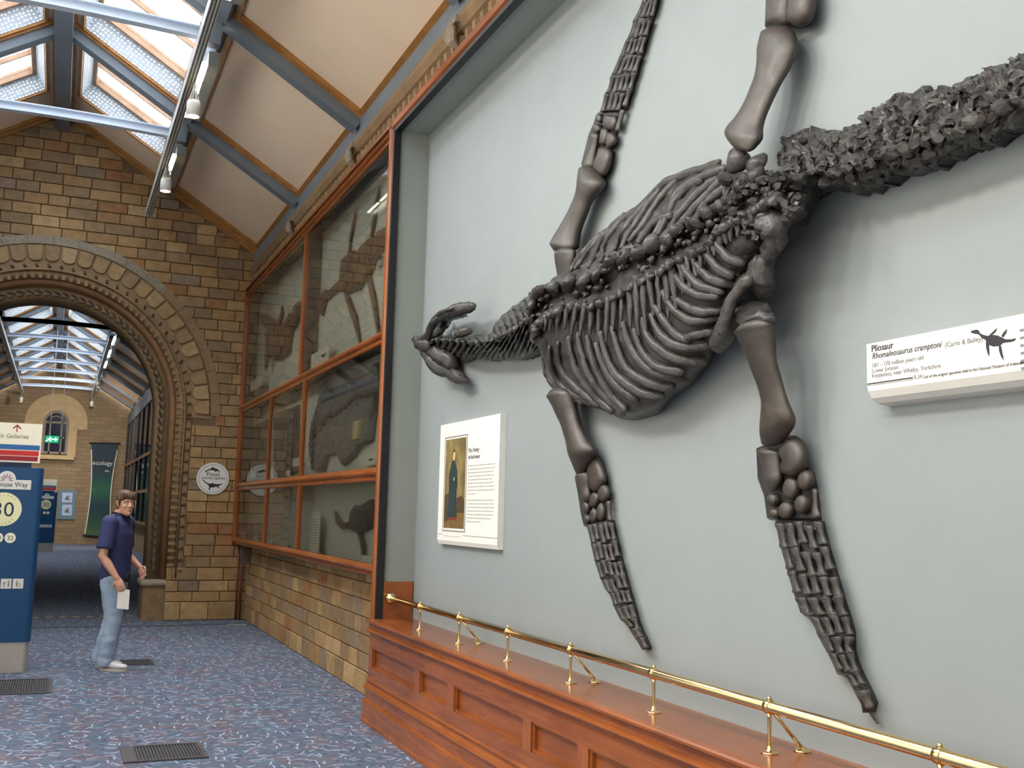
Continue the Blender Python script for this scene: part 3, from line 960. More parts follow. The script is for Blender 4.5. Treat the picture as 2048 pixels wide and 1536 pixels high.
# ------------------------------------------------------------------ brass rail on the shelf
XRL, ZRL = 2.55, 0.972
br = empty('brass_rail', (XRL, YJ, ZS), 'long polished brass handrail on short posts above the plinth', 'handrail')
MB().tube([(XRL, YJ - 0.06, ZRL), (XRL, 0.6, ZRL)], 0.022, 24).build('rail_tube', M['brass'], br, True)
MB().sphere((XRL, YJ - 0.065, ZRL), 0.048, 24, 14).build('end_ball', M['brass'], br, True)
MB().tube([(XRL, YJ - 0.012, ZRL), (XRL, YJ - 0.03, ZRL), (XRL, YJ - 0.04, ZRL)], [0.04, 0.036, 0.02], 20).build('end_flange', M['brass'], br, True)
posts = [7.63, 6.79, 5.95, 5.10, 4.25, 3.40, 2.55, 1.70]
def lathe(m, x, y, prof_, n=20):
    return m.rings([[(x + r * math.cos(2 * math.pi * j / n), y + r * math.sin(2 * math.pi * j / n), z) for j in range(n)] for r, z in prof_])
for i, y in enumerate(posts):
    lathe(MB(), XRL, y, [(0.034, ZS), (0.034, ZS + 0.004), (0.03, ZS + 0.007), (0.012, ZS + 0.010), (0.0095, ZS + 0.03), (0.0075, ZS + 0.08), (0.0085, ZRL - 0.04), (0.012, ZRL - 0.02)]).build('post', M['brass'], br, True)
    MB().tube([(XRL, y - 0.016, ZRL), (XRL, y - 0.013, ZRL), (XRL, y + 0.013, ZRL), (XRL, y + 0.016, ZRL)], [0.0245, 0.0268, 0.0268, 0.0245], 24).build('collar', M['brass'], br, True)
    MB().sphere((XRL, y, ZRL + 0.03), 0.010, 12, 8).build('finial', M['brass'], br, True)
    if i % 2 == 1:
        MB().tube([(XRL + 0.01, y + 0.0, ZRL - 0.012), (2.695, y - 0.01, ZS + 0.012)], 0.0075, 10).build('brace', M['brass'], br, True)
        lathe(MB(), 2.695, y - 0.01, [(0.034, ZS), (0.034, ZS + 0.004), (0.028, ZS + 0.008), (0.01, ZS + 0.02)]).build('brace_foot', M['brass'], br, True)

# ------------------------------------------------------------------ the glass wall case
dc = empty('fossil_display_case', (XG, 12.4, 1.13), 'tall mahogany framed glass case of fossils beside the recess', 'display case')
Y0, Y1 = YJ + 0.11, YB - 0.06
M['case_back'] = plain('case_backing', rgb(214, 216, 202), rgb(206, 208, 194), 2, 0.8)
M['case_side'] = plain('case_divider', rgb(110, 108, 104), rgb(100, 98, 94), 3, 0.8)
XCB = 2.66
MB().box(XCB, XCB + 0.05, Y0, Y1 + 0.05, 1.14, 4.95).build('back_board', M['case_back'], dc)
MB().box(2.50, XCB, Y0 - 0.03, Y1 + 0.06, 1.13, 1.16).build('case_floor', M['case_side'], dc)
MB().box(2.50, XCB, Y0 - 0.03, Y1 + 0.06, 4.92, 4.98).build('case_top', M['case_side'], dc)
MB().box(2.50, XCB, Y1, Y1 + 0.05, 1.16, 4.92).build('case_end', M['case_side'], dc)
MB().box(2.50, XCB, Y0 - 0.03, Y0, 1.16, 4.92).build('case_end', M['case_side'], dc)
def rail_y(name, z0, z1):
    h = z1 - z0
    return MB().rings([[(x, y, z) for x, z in ((2.52, z0), (2.475, z0), (2.465, z0 + .1 * h), (2.465, z0 + .38 * h), (2.445, z0 + .45 * h), (2.435, z0 + .6 * h), (2.44, z0 + .8 * h), (2.46, z0 + .92 * h), (2.475, z1), (2.52, z1))] for y in (Y0, Y1 + 0.05)]).build(name, M['wood_y'], dc)
ZB, Z2, Z1_, ZT = (1.13, 1.225), (1.925, 2.045), (3.11, 3.22), (4.90, 4.99)
for nm, zz in (('bottom_rail', ZB), ('lower_rail', Z2), ('middle_rail', Z1_), ('head_rail', ZT)):
    rail_y(nm, *zz)
MB().box(2.445, 2.52, Y1, Y1 + 0.05, 1.13, 4.98).build('end_post', M['wood_z'], dc)
MU = [12.1]; ML = [13.85, 11.78]
def mull(y, z0, z1):
    MB().box(2.455, 2.50, y - 0.022, y + 0.022, z0, z1).build('mullion', M['wood_z'], dc)
rows = [(ZB[1], Z2[0], ML), (Z2[1], Z1_[0], ML), (Z1_[1], ZT[0], MU)]
for z0, z1, ms in rows:
    for y in ms:
        mull(y, z0, z1)
    ed = [Y1] + ms + [Y0]
    for a, b in zip(ed[:-1], ed[1:]):
        MB().box(2.482, 2.487, b + 0.02, a - 0.02, z0, z1).build('pane', M['glass'], dc)
MB().box(2.50, XCB, 12.06, 12.10, Z1_[1], ZT[0]).build('divider', M['case_side'], dc)
MB().box(2.50, XCB, Y0, Y1, Z1_[0] + 0.02, Z1_[0] + 0.06).build('shelf', M['case_side'], dc)
MB().box(2.50, XCB, Y0, Y1, Z2[0] + 0.04, Z2[0] + 0.07).build('shelf', M['case_side'], dc)
MB().box(2.52, 2.69, Y1 - 0.35, Y1 - 0.30, 0.85, 1.13).build('bracket', M['stone_dark'], dc)
# two thin pipes in the corner below the case
for k, (x, y) in enumerate(((2.555, YB - 0.05), (2.615, YB - 0.05))):
    o = MB().tube([(x, y, 0.0), (x, y, 1.13)], 0.013, 10).build('pipe', plain('red_brown_pipe', rgb(110, 52, 34), None, rough=0.45), None, True)
    tag(o, ('left' if k == 0 else 'right') + ' one of two thin red brown pipes in the corner under the case', 'pipe')

# specimens mounted on the back board: outlines in photograph pixels carried to the board
M['fossil_brown'] = plain('brown_fossil', rgb(128, 100, 74), rgb(96, 78, 60), 9, 0.75, bump=0.8, bscale=30, bdist=0.02)
M['fossil_grey'] = plain('grey_shale', rgb(122, 122, 120), rgb(98, 96, 94), 5, 0.8, bump=0.9, bscale=18, bdist=0.03)
M['fossil_dark'] = plain('dark_fossil', rgb(64, 60, 56), rgb(84, 76, 68), 12, 0.6, bump=0.8, bscale=40, bdist=0.01)
def zl(ox, oy, s, pts):
    return [(ox + x / s, oy + y / s) for x, y in pts]
def slab(name, pts, t, mat, parent, bev=0.12, X=None, smooth=False):
    X = XCB if X is None else X
    m = MB().poly([onX(x, y, X) + Vector((XCB - X, 0, 0)) for x, y in pts], (-1, 0, 0), t + XCB - X, bev)
    return m.build(name, mat, parent, smooth)
def ribbon(pts, wid, X, t):
    """tapering bone strip along pixel points"""
    P = [onX(x, y, X) for x, y in pts]
    return MB().tube(P, wid, 8, 0.6, (1, 0, 0), True, 0, True)
e4 = lambda p: zl(440, 240, 3.84, p)
e5 = lambda p: zl(440, 600, 2.56, p)
s1 = empty('fossil_skeleton', onX(680, 560, XCB), 'pale brown long necked skeleton in the upper right pane', 'fossil')
slab('body_slab', e4([(950, 1080), (1040, 1000), (1060, 1050), (1130, 950), (1170, 912), (1230, 885), (1290, 850), (1300, 955), (1210, 1080), (1180, 1170), (1090, 1300), (1000, 1340), (930, 1310), (935, 1235)]), 0.06, M['fossil_brown'], s1)
slab('skull', e4([(830, 1305), (850, 1340), (830, 1390), (800, 1505), (715, 1440), (760, 1385)]), 0.05, M['fossil_brown'], s1)
ribbon(e4([(830, 1350), (890, 1290), (960, 1250)]), [.05, .055, .07], XCB - .02, .05).build('neck', M['fossil_brown'], s1, True)
for pts, w in (([(985, 1070), (1005, 900), (1020, 800), (1045, 680)], [.025, .028, .025, .01]), ([(1155, 925), (1175, 820), (1195, 680), (1222, 510)], [.03, .04, .045, .012]), ([(965, 1330), (1000, 1430), (1040, 1540), (1080, 1740)], [.04, .05, .05, .015]), ([(1145, 1220), (1170, 1330), (1190, 1440), (1225, 1700)], [.045, .05, .045, .02])):
    ribbon(e4(pts), w, XCB - 0.02, 0.04).build('flipper', M['fossil_brown'], s1, True)
ribbon(e4([(1240, 920), (1300, 870), (1360, 800)]), [.11, .08, .05], XCB - .03, .05).build('tail', M['fossil_brown'], s1, True)
s2 = empty('fossil_skull', onX(555, 680, XCB), 'reddish brown fossil skull with long jaws in the upper left pane', 'fossil')
slab('skull_slab', e5([(200, 75), (250, 95), (290, 130), (330, 120), (375, 60), (415, -5), (420, 20), (390, 90), (350, 155), (335, 260), (285, 305), (250, 300), (232, 245), (232, 150)]), 0.03, M['fossil_brown'], s2, 0.12, 2.58)
ribbon(e5([(245, 250), (240, 310), (235, 350)]), [.07, .06, .03], 2.57, .06).build('jaw', M['fossil_brown'], s2, True)
ribbon(e5([(305, 110), (320, 70), (318, 40)]), [.06, .05, .03], 2.57, .06).build('horn_core', M['fossil_brown'], s2, True)
s3 = empty('fossil_slab', onX(690, 830, XCB), 'large grey slab with ammonite like backbone in the middle right pane', 'fossil')
slab('shale', e5([(540, 420), (640, 335), (720, 360), (790, 380), (815, 320), (822, 420), (805, 600), (793, 720), (740, 745), (700, 800), (645, 850), (620, 785), (560, 800), (540, 880), (485, 872), (470, 760), (482, 640), (520, 520)]), 0.06, M['fossil_grey'], s3, 0.05)
P3 = e5([(470, 700), (520, 640), (560, 590), (600, 570), (650, 530), (680, 490), (740, 480), (790, 470)])
for i in range(len(P3) - 1):
    for k in range(2):
        f = (k + 0.5) / 2
        x = P3[i][0] * (1 - f) + P3[i + 1][0] * f; y = P3[i][1] * (1 - f) + P3[i + 1][1] * f
        c = onX(x, y, XCB - 0.07)
        MB().sphere(c, 0.06, 8, 6, 0.5, 1.3, 0.8).build('vertebra', M['fossil_dark'], s3, True)
slab('pale_fragment', e5([(725, 620), (755, 610), (750, 715), (720, 725)]), 0.09, plain('pale_buff_fragment', rgb(196, 178, 130), None, rough=0.7), s3)
s4 = empty('fossil_slab', onX(560, 870, XCB), 'tall narrow framed fossil slab left of the two in the middle pane', 'fossil')
slab('stone', e5([(290, 580), (352, 560), (345, 900), (288, 912)]), 0.05, M['fossil_grey'], s4, 0.08)
ribbon(e5([(322, 600), (318, 700), (312, 800), (312, 890)]), [.03, .06, .05, .02], XCB - .05, .04).build('bones', M['fossil_brown'], s4, True)
s5 = empty('fossil_slab', onX(595, 870, XCB), 'tall narrow framed fossil slab right of the two in the middle pane', 'fossil')
slab('stone', e5([(362, 555), (412, 535), (405, 880), (356, 892)]), 0.05, M['fossil_grey'], s5, 0.08)
ribbon(e5([(388, 570), (384, 690), (380, 800), (376, 870)]), [.025, .05, .05, .02], XCB - .05, .04).build('bones', M['fossil_dark'], s5, True)
s6 = empty('fossil_slab', onX(515, 870, XCB), 'greenish fossil slab in the leftmost middle pane of the case', 'fossil')
slab('stone', e5([(170, 640), (232, 610), (228, 860), (165, 880)]), 0.02, M['fossil_grey'], s6, 0.08, 2.58)
ribbon(e5([(205, 650), (200, 740), (195, 840)]), [.03, .05, .02], 2.56, .04).build('bones', M['fossil_brown'], s6, True)
s7 = empty('fossil_skeleton', onX(720, 1050, XCB), 'small dark skeleton with thin neck in the lower right pane', 'fossil')
slab('rib_cage', e5([(680, 1165), (690, 1090), (710, 1050), (745, 1065), (755, 1040), (790, 1020), (800, 1160), (745, 1190), (705, 1188)]), 0.07, M['fossil_dark'], s7, 0.2)
ribbon(e5([(690, 1155), (650, 1152), (625, 1160), (600, 1140)]), [.05, .03, .03, .02], XCB - .03, .04).build('neck', M['fossil_dark'], s7, True)
ribbon(e5([(625, 1150), (600, 1125), (590, 1090)]), [.02, .045, .02], XCB - .03, .04).build('skull', M['fossil_brown'], s7, True)
ribbon(e5([(708, 1185), (722, 1230), (735, 1270), (728, 1320)]), [.03, .035, .045, .02], XCB - .03, .04).build('flipper', M['fossil_dark'], s7, True)
# rib and bone fragments standing proud on the specimens
def scatter(parent, pts, n, X, r, mat, seed):
    rq = random.Random(seed)
    xs_ = [p[0] for p in pts]; ys_ = [p[1] for p in pts]
    made = 0
    while made < n:
        x, y = rq.uniform(min(xs_), max(xs_)), rq.uniform(min(ys_), max(ys_))
        ins = False
        for (ax, ay), (bx, by) in zip(pts, pts[1:] + pts[:1]):
            if (ay > y) != (by > y) and x < (bx - ax) * (y - ay) / (by - ay) + ax:
                ins = not ins
        if not ins:
            continue
        made += 1
        c = onX(x, y, X); a = rq.uniform(0, 3.14); L = r * rq.uniform(1.2, 3.2)
        d = Vector((0, math.cos(a), math.sin(a))) * L
        m = MB().tube([c - d, c - d * .3 + Vector((-r * .3, 0, 0)), c + d * .4 + Vector((-r * .2, 0, 0)), c + d], [r * .5, r, r * .8, r * .45], 6, .7, (1, 0, 0))
        m.v = [tuple(Vector(v) + noise.noise_vector(Vector(v) * (1 / r)) * r * .3) for v in m.v]
        m.build('bone_fragment', mat, parent)
scatter(s1, e4([(950, 1080), (1040, 1000), (1060, 1050), (1130, 950), (1170, 912), (1290, 850), (1300, 955), (1210, 1080), (1180, 1170), (1090, 1300), (1000, 1340), (930, 1310)]), 46, XCB - .06, .022, M['fossil_brown'], 1)
scatter(s2, e5([(200, 75), (250, 95), (290, 130), (330, 120), (375, 60), (420, 20), (390, 90), (350, 155), (335, 260), (285, 305), (250, 300), (232, 245), (232, 150)]), 34, 2.545, .022, M['fossil_brown'], 2)
scatter(s3, e5([(560, 440), (640, 345), (720, 365), (790, 385), (815, 430), (800, 600), (740, 735), (645, 840), (560, 780), (500, 820), (482, 700), (520, 540)]), 40, XCB - .06, .022, M['fossil_grey'], 3)
scatter(s7, e5([(685, 1165), (695, 1090), (745, 1068), (790, 1030), (795, 1150), (745, 1188), (705, 1185)]), 26, XCB - .07, .016, M['fossil_dark'], 4)
scatter(s4, e5([(296, 590), (346, 572), (340, 890), (294, 900)]), 16, XCB - .05, .018, M['fossil_brown'], 5)
scatter(s5, e5([(367, 565), (407, 548), (400, 870), (361, 880)]), 16, XCB - .05, .016, M['fossil_dark'], 6)
# printed cards
cards = [('white card with a small black outline in the upper right pane', e5([(470, 282), (562, 228), (557, 312), (470, 347)]), 'fish'),
         ('pale card at the foot of the upper left pane', e5([(160, 420), (217, 383), (215, 432), (155, 476)]), None),
         ('white card at the foot of the two tall slabs', e5([(374, 815), (411, 803), (409, 848), (372, 855)]), None),
         ('small card left of the tall slabs in the middle row', e5([(340, 875), (360, 870), (358, 900), (338, 906)]), None),
         ('white card with a small black outline in the middle right pane', e5([(716, 797), (801, 784), (799, 842), (716, 853)]), 'fish'),
         ('tall white text card in the lower right pane', e5([(471, 1088), (515, 1085), (505, 1300), (462, 1295)]), None),
         ('small white card under the dark skeleton flipper', e5([(727, 1308), (777, 1313), (776, 1367), (725, 1358)]), None),
         ('left card of the lower middle pane', e5([(229, 1220), (270, 1222), (269, 1266), (228, 1258)]), None),
         ('right card of the lower middle pane', e5([(309, 1233), (347, 1238), (345, 1280), (307, 1273)]), None),
         ('left card of the lower left pane', e5([(100, 1189), (131, 1191), (130, 1228), (99, 1222)]), None),
         ('right card of the lower left pane', e5([(165, 1197), (195, 1199), (193, 1236), (164, 1231)]), None)]
for lb, q, art in cards:
    X = 2.55 if q[0][0] < 515 else 2.58
    P = [onX(x, y, X) for x, y in q]
    yy0 = min(p.y for p in P); yy1 = max(p.y for p in P)
    zt = (P[0].z + P[1].z) / 2; zb = (P[2].z + P[3].z) / 2
    t = empty('label_card', (X, (yy0 + yy1) / 2, zb), lb, 'card', 'cards in the glass case')
    MB().box(X - 0.006, X, yy0, yy1, zb, zt).build('card', M['cream_board'], t)
    MB().box(X - 0.001, XCB, (yy0 + yy1) / 2 - .01, (yy0 + yy1) / 2 + .01, zb + .02, zb + .05).build('peg', M['grey_metal'], t)
    h = zt - zb; w = yy1 - yy0
    m = MB()
    nl = max(5, min(12, int(h / 0.04)))
    for k in range(nl):
        z = zt - h * (0.16 + 0.72 * k / nl)
        m.box(X - 0.0068, X - 0.006, yy0 + w * rng.uniform(.45 if art else 0.12, .5 if art else .3), yy1 - w * .1, z - h * 0.02, z)
    m.build('print_lines', M['ink_pale'], t, kind='stuff')
    if art:
        cx = yy0 + w * .28; cz = zb + h * .5
        MB().poly([(X - .006, cx + a * w, cz + b * h) for a, b in ((.16, .02), (.1, .10), (.02, .1), (-.05, .03), (-.14, .12), (-.12, -.05), (-.03, -.08), (.0, -.25), (.05, -.1), (.1, -.06))], (-1, 0, 0), 0.001).build('outline_print', M['ink'], t)

# ------------------------------------------------------------------ the marine reptile cast on the wall
def bone_mat(name, c1, c2, c3, rough, bs=1.0):
    t = NT(name)
    v = t.pos()
    f = t.noise(v, 7, 6, 0.65, 0.4)
    c = t.ramp(f, [(0.3, c1), (0.52, c2), (0.75, c3)])
    g = t.noise(v, 30, 8, 0.75, 0.6)
    t.bump(g, min(1.0, 0.75 * bs), 0.022)
    r = t.ramp(t.noise(v, 20, 3), [(0.3, (rough - .08,) * 3 + (1,)), (0.7, (rough + .12,) * 3 + (1,))])
    t.bsdf.inputs['Coat Weight'].default_value = 0.2 if bs < 0.5 else 0.55
    t.bsdf.inputs['Coat Roughness'].default_value = 0.28
    return t.out(c, r, 0, 0.8)
M['bone'] = bone_mat('dark_bronze_bone_cast', rgb(24, 21, 20), rgb(34, 30, 27), rgb(62, 49, 36), 0.32)
M['bone_smooth'] = bone_mat('smooth_brown_limb_bone', rgb(36, 31, 26), rgb(46, 39, 32), rgb(66, 53, 39), 0.5, 0.35)
M['bone_dark'] = bone_mat('dark_matrix_between_bones', rgb(20, 18, 17), rgb(27, 24, 22), rgb(40, 34, 28), 0.42, 1.4)

SK = empty('marine_reptile_skeleton', (XB, 5.0, 2.6), 'huge dark long tailed marine reptile skeleton cast spread on the grey wall', 'fossil')
def W(x, y, d):
    return onX(x, y, XB - d)
def rough(v, amp, fq, seed=0.0):
    p = Vector(v) * fq + Vector((seed, seed * .7, seed * 1.3))
    n = noise.noise_vector(p) + noise.noise_vector(p * 2.7) * 0.45
    return Vector(v) + n * amp
def crag(m, amp, fq, seed=0.0):
    """roughen a mesh builder and keep it in front of the wall"""
    for i, v in enumerate(m.v):
        q = rough(v, amp, fq, seed)
        m.v[i] = (min(q.x, XB), q.y, q.z)
    return m
def z1(p): return [(1000 + x / 3.413, 200 + y / 3.413) for x, y in p]
def z2(p): return [(1000 + x / 3.413, 550 + y / 3.413) for x, y in p]
def z3(p): return [(1500 + x / 3.737, 50 + y / 3.737) for x, y in p]
def z4(p): return [(800 + x / 5.85, 560 + y / 5.85) for x, y in p]
def z5(p): return [(1080 + x / 2.744, 760 + y / 2.744) for x, y in p]
def z6(p): return [(1450 + x / 2.4, 820 + y / 2.4) for x, y in p]
def z8(p): return [(1080 + x / 2.956, y / 2.956) for x, y in p]

def pts_at(poly, t):
    """point at arc-length fraction t of a polyline"""
    ls = [math.dist(a, b) for a, b in zip(poly[:-1], poly[1:])]
    L = sum(ls) * min(max(t, 0), 1)
    for (a, b), l in zip(zip(poly[:-1], poly[1:]), ls):
        if L <= l or (a, b) == (poly[-2], poly[-1]):
            f = min(1, L / l) if l > 0 else 0
            return (a[0] + (b[0] - a[0]) * f, a[1] + (b[1] - a[1]) * f)
        L -= l
    return poly[-1]
def smooth_poly(p, n):
    return [pts_at(p, i / (n - 1)) for i in range(n)]
def catmull(P, n):
    """smooth curve of n points through P (tuples)"""
    out = []
    m = len(P) - 1
    for i in range(n):
        u = i / (n - 1) * m
        k = min(int(u), m - 1); f = u - k
        p0, p1, p2, p3 = P[max(k - 1, 0)], P[k], P[k + 1], P[min(k + 2, m)]
        out.append(tuple(0.5 * (2 * b + (c - a) * f + (2 * a - 5 * b + 4 * c - d) * f * f + (3 * b - a - 3 * c + d) * f ** 3) for a, b, c, d in zip(p0, p1, p2, p3)))
    return out

def bone(name, pairs, d=0.06, thick=0.4, mat='bone_smooth', n=14, steps=None, amp=0.0, fq=6, dd=None, parent=None, endr=True):
    """a bone between left and right edge pixel points; d = height of its middle above the wall"""
    if steps:
        L = catmull([p[0] for p in pairs], steps); R = catmull([p[1] for p in pairs], steps)
        pairs = list(zip(L, R))
    rs = []; K = len(pairs)
    for i, (l, r) in enumerate(pairs):
        di = d if dd is None else dd[0] + (dd[1] - dd[0]) * i / (K - 1)
        a, b = W(*l, di), W(*r, di)
        c = (a + b) / 2; w = (b - a) / 2
        t = w.length * thick
        rs.append((c, w, t))
    if endr:
        def capr(i0, i1):
            c, w, t = rs[i0]; c2 = rs[i1][0]
            dv = (c - c2)
            dv = dv.normalized() * min(t * 0.6, w.length * 0.35) if dv.length > 0 else Vector()
            return (c + dv, w * 0.62, t * 0.5)
        rs = [capr(0, 1)] + rs + [capr(-1, -2)]
    out = []; sd = rngs.uniform(0, 50)
    for c, w, t in rs:
        ring = []
        for j in range(n):
            a = 2 * math.pi * j / n
            p = c + w * math.cos(a) + Vector((-1, 0, 0)) * t * math.sin(a)
            p.x = min(p.x, XB - 0.0005)
            if amp: p = rough(p, amp, fq, sd)
            ring.append(p)
        out.append(ring)
    return MB().rings(out).build(name, M[mat], SK if parent is None else parent, True)
rngs = random.Random(3)

def disc(name, poly, d=0.03, t=0.03, mat='bone_smooth'):
    """flat pebble shaped bone from its outline"""
    P = [W(x, y, 0.0) for x, y in catmull(poly + [poly[0]], len(poly) * 2 + 1)[:-1]]
    c = sum(P, Vector()) / len(P); N = Vector((-1, 0, 0))
    rs = [P, [p + N * (d + t * .25) for p in P], [c + (p - c) * 0.90 + N * (d + t * .78) for p in P], [c + (p - c) * 0.62 + N * (d + t * .95) for p in P]]
    # carry the outline to its height along the lines of the board
    dv = [W(x, y, d + t * .4) - W(x, y, 0.0) - N * (d + t * .4) for x, y in [poly[0]]][0]
    rs = [rs[0]] + [[p + dv for p in r] for r in rs[1:]]
    return MB().rings(rs).build(name, M[mat], SK, True)
def oval(name, cx, cy, rx, ry, f, d=0.03, t=0.03, rot=0.0):
    P = []
    for k in range(8):
        a = 2 * math.pi * k / 8
        x, y = rx * math.cos(a), ry * math.sin(a)
        P.append((cx + x * math.cos(rot) - y * math.sin(rot), cy + x * math.sin(rot) + y * math.cos(rot)))
    return disc(name, f(P), d, t)

def blade(left, right, rows, cols, d=0.05, gapr=0.05, gapc=0.05, slant=0.006, stag=0.045):
    """paddle of hourglass finger bones between two edges, on a thin bed"""
    nL = 22
    Ls, Rs = smooth_poly(left, nL), smooth_poly(right, nL)
    bed = MB(); rs = []
    for l, r in zip(Ls, Rs):
        a, b = W(*l, 0.02), W(*r, 0.02)
        ins = (b - a) * 0.04
        a, b = a + ins, b - ins
        rs.append([Vector((XB - 0.0005, a.y, a.z)), a + Vector((-.008, 0, 0)), (a + b) / 2 + Vector((-d * .55, 0, 0)), b + Vector((-.008, 0, 0)), Vector((XB - 0.0005, b.y, b.z))])
    bed.rings(rs); bed.build('paddle_bed', M['bone_dark'], SK, True)
    for ri, ((t0, t1), n) in enumerate(zip(rows, cols)):
        for c in range(n):
            u0, u1 = (c + gapc) / n, (c + 1 - gapc) / n
            sh = slant * (c - (n - 1) / 2) + rngs.uniform(-stag, stag) * (t1 - t0) * 3
            g = (t1 - t0) * gapr
            pairs = []
            for s, wf in ((0, 1.0), (.12, 1.0), (.32, .74), (.55, .62), (.78, .78), (.93, 1.08), (1, 1.08)):
                t = t0 + g + (t1 - t0 - 2 * g) * s + sh
                l, r = pts_at(left, t), pts_at(right, t)
                um = (u0 + u1) / 2; hw = (u1 - u0) / 2 * wf
                pairs.append(((l[0] + (r[0] - l[0]) * (um - hw), l[1] + (r[1] - l[1]) * (um - hw)), (l[0] + (r[0] - l[0]) * (um + hw), l[1] + (r[1] - l[1]) * (um + hw))))
            bone('phalanx', pairs, d * (0.75 + 0.35 * math.sin(math.pi * (c + .5) / n)), 0.55, 'bone', 10, None, 0.004, 14, None, None, False)

# --- fore paddle below (nearest the portrait board)
bone('humerus', [(a, b) for a, b in zip(z5([(52, 95), (72, 130), (98, 190), (128, 255), (152, 325), (170, 400), (184, 455), (200, 512)]), z5([(168, 70), (182, 120), (196, 180), (222, 255), (262, 325), (302, 385), (270, 450), (240, 505)]))], 0.10, 0.42, 'bone_smooth', 18, 22, 0.006, 5, (0.14, 0.07))
bone('radius', [(a, b) for a, b in zip(z5([(206, 528), (214, 570), (228, 605), (232, 640), (240, 660)]), z5([(272, 512), (274, 545), (270, 590), (277, 635), (268, 660)]))], 0.05, 0.5, 'bone_smooth', 14, 10)
disc('ulna', z5([(298, 400), (332, 450), (357, 520), (356, 556), (330, 600), (290, 606), (272, 550), (266, 480), (276, 430)]), 0.03, 0.045)
for p in ([(356, 573), (378, 592), (378, 640), (350, 668), (326, 645), (332, 596)], [(302, 615), (325, 628), (321, 672), (300, 697), (281, 690), (283, 640)], [(342, 672), (357, 700), (354, 755), (335, 771), (318, 742), (326, 692)], [(302, 700), (318, 722), (314, 768), (296, 786), (282, 765), (283, 726)], [(257, 668), (272, 680), (270, 722), (256, 734), (241, 722), (243, 682)], [(264, 738), (278, 750), (274, 783), (262, 793), (249, 780), (251, 752)]):
    disc('carpal', z5(p), 0.03, 0.035)
bone('metacarpal', [(a, b) for a, b in zip(z5([(365, 672), (369, 700), (370, 735), (372, 768)]), z5([(389, 668), (387, 700), (387, 735), (396, 768)]))], 0.04, 0.5, 'bone_smooth', 10, 8)
bed = z5([(210, 530), (300, 405), (355, 470), (380, 600), (392, 770), (400, 800), (262, 806), (246, 740), (228, 620)])
MB().poly([W(x, y, 0.0) for x, y in bed], (-1, 0, 0), 0.03, 0.06).build('wrist_bed', M['bone_dark'], SK)
blade(z5([(258, 798), (280, 890), (300, 990), (328, 1075), (360, 1150), (388, 1180), (412, 1255), (446, 1318), (478, 1340), (520, 1410), (575, 1482)]),
      z5([(398, 768), (422, 880), (447, 990), (474, 1090), (497, 1180), (518, 1250), (532, 1310), (552, 1370), (570, 1400), (585, 1440), (597, 1472)]),
      [(0.0, .145), (.145, .285), (.285, .405), (.405, .52), (.52, .625), (.625, .735), (.735, .82), (.82, .905), (.905, 1.0)], [5, 5, 5, 4, 4, 3, 2, 1, 1], 0.05)

# --- hind paddle below (nearest the viewer)
bone('femur', [(a, b) for a, b in zip(z2([(1615, 395), (1640, 440), (1690, 540), (1730, 650), (1765, 760), (1785, 870), (1785, 980), (1782, 1080), (1795, 1155)]), z2([(1845, 330), (1868, 420), (1880, 540), (1900, 650), (1925, 770), (1962, 880), (2002, 985), (1985, 1060), (1930, 1140)]))], 0.13, 0.40, 'bone_smooth', 20, 26, 0.007, 4, (0.24, 0.10))
bone('femur_head', [(a, b) for a, b in zip(z2([(1640, 215), (1605, 270), (1618, 320), (1650, 350)]), z2([(1780, 210), (1830, 250), (1850, 290), (1845, 325)]))], 0.22, 0.5, 'bone', 18, 16, 0.03, 12)
disc('fibula', z6([(325, 120), (368, 148), (392, 210), (386, 268), (350, 305), (310, 313), (281, 290), (294, 240), (272, 205), (290, 160)]), 0.05, 0.06)
bone('tibia', [(a, b) for a, b in zip(z6([(158, 206), (178, 240), (190, 290), (190, 335), (206, 378)]), z6([(263, 200), (264, 240), (268, 290), (270, 335), (242, 384)]))], 0.07, 0.45, 'bone_smooth', 14, 12)
for cx, cy, rx, ry in ((325, 377, 34, 56), (394, 338, 32, 50), (238, 432, 24, 31), (302, 482, 31, 42), (378, 453, 30, 47), (248, 498, 21, 25)):
    oval('tarsal', cx, cy, rx, ry, z6, 0.04, 0.045, 0.1)
bone('metatarsal', [(a, b) for a, b in zip(z6([(415, 385), (424, 420), (420, 470), (416, 520)]), z6([(444, 384), (443, 430), (446, 470), (462, 505)]))], 0.05, 0.5, 'bone_smooth', 10, 8)
bed = z6([(185, 180), (320, 120), (385, 170), (398, 290), (430, 300), (448, 385), (466, 530), (240, 530), (225, 420), (192, 330)])
MB().poly([W(x, y, 0.0) for x, y in bed], (-1, 0, 0), 0.045, 0.05).build('ankle_bed', M['bone_dark'], SK)
blade(z6([(240, 533), (262, 650), (284, 720), (302, 790), (330, 885), (364, 980), (392, 990), (418, 1010), (455, 1100), (508, 1190), (546, 1275), (580, 1268), (612, 1325), (650, 1400), (690, 1452)]),
      z6([(467, 533), (498, 660), (516, 720), (536, 785), (570, 905), (605, 1020), (622, 1100), (606, 1125), (625, 1190), (650, 1260), (672, 1305), (690, 1340), (705, 1370), (718, 1408), (702, 1452)]),
      [(0, .125), (.125, .255), (.255, .365), (.365, .475), (.475, .575), (.575, .675), (.675, .765), (.765, .86), (.86, .97)], [5, 5, 5, 4, 4, 3, 3, 2, 1], 0.06)
bone('phalanx', [(a, b) for a, b in zip(z6([(690, 1450), (705, 1475), (728, 1506)]), z6([(704, 1448), (718, 1475), (738, 1503)]))], 0.02, 0.5, 'bone', 8, 5)

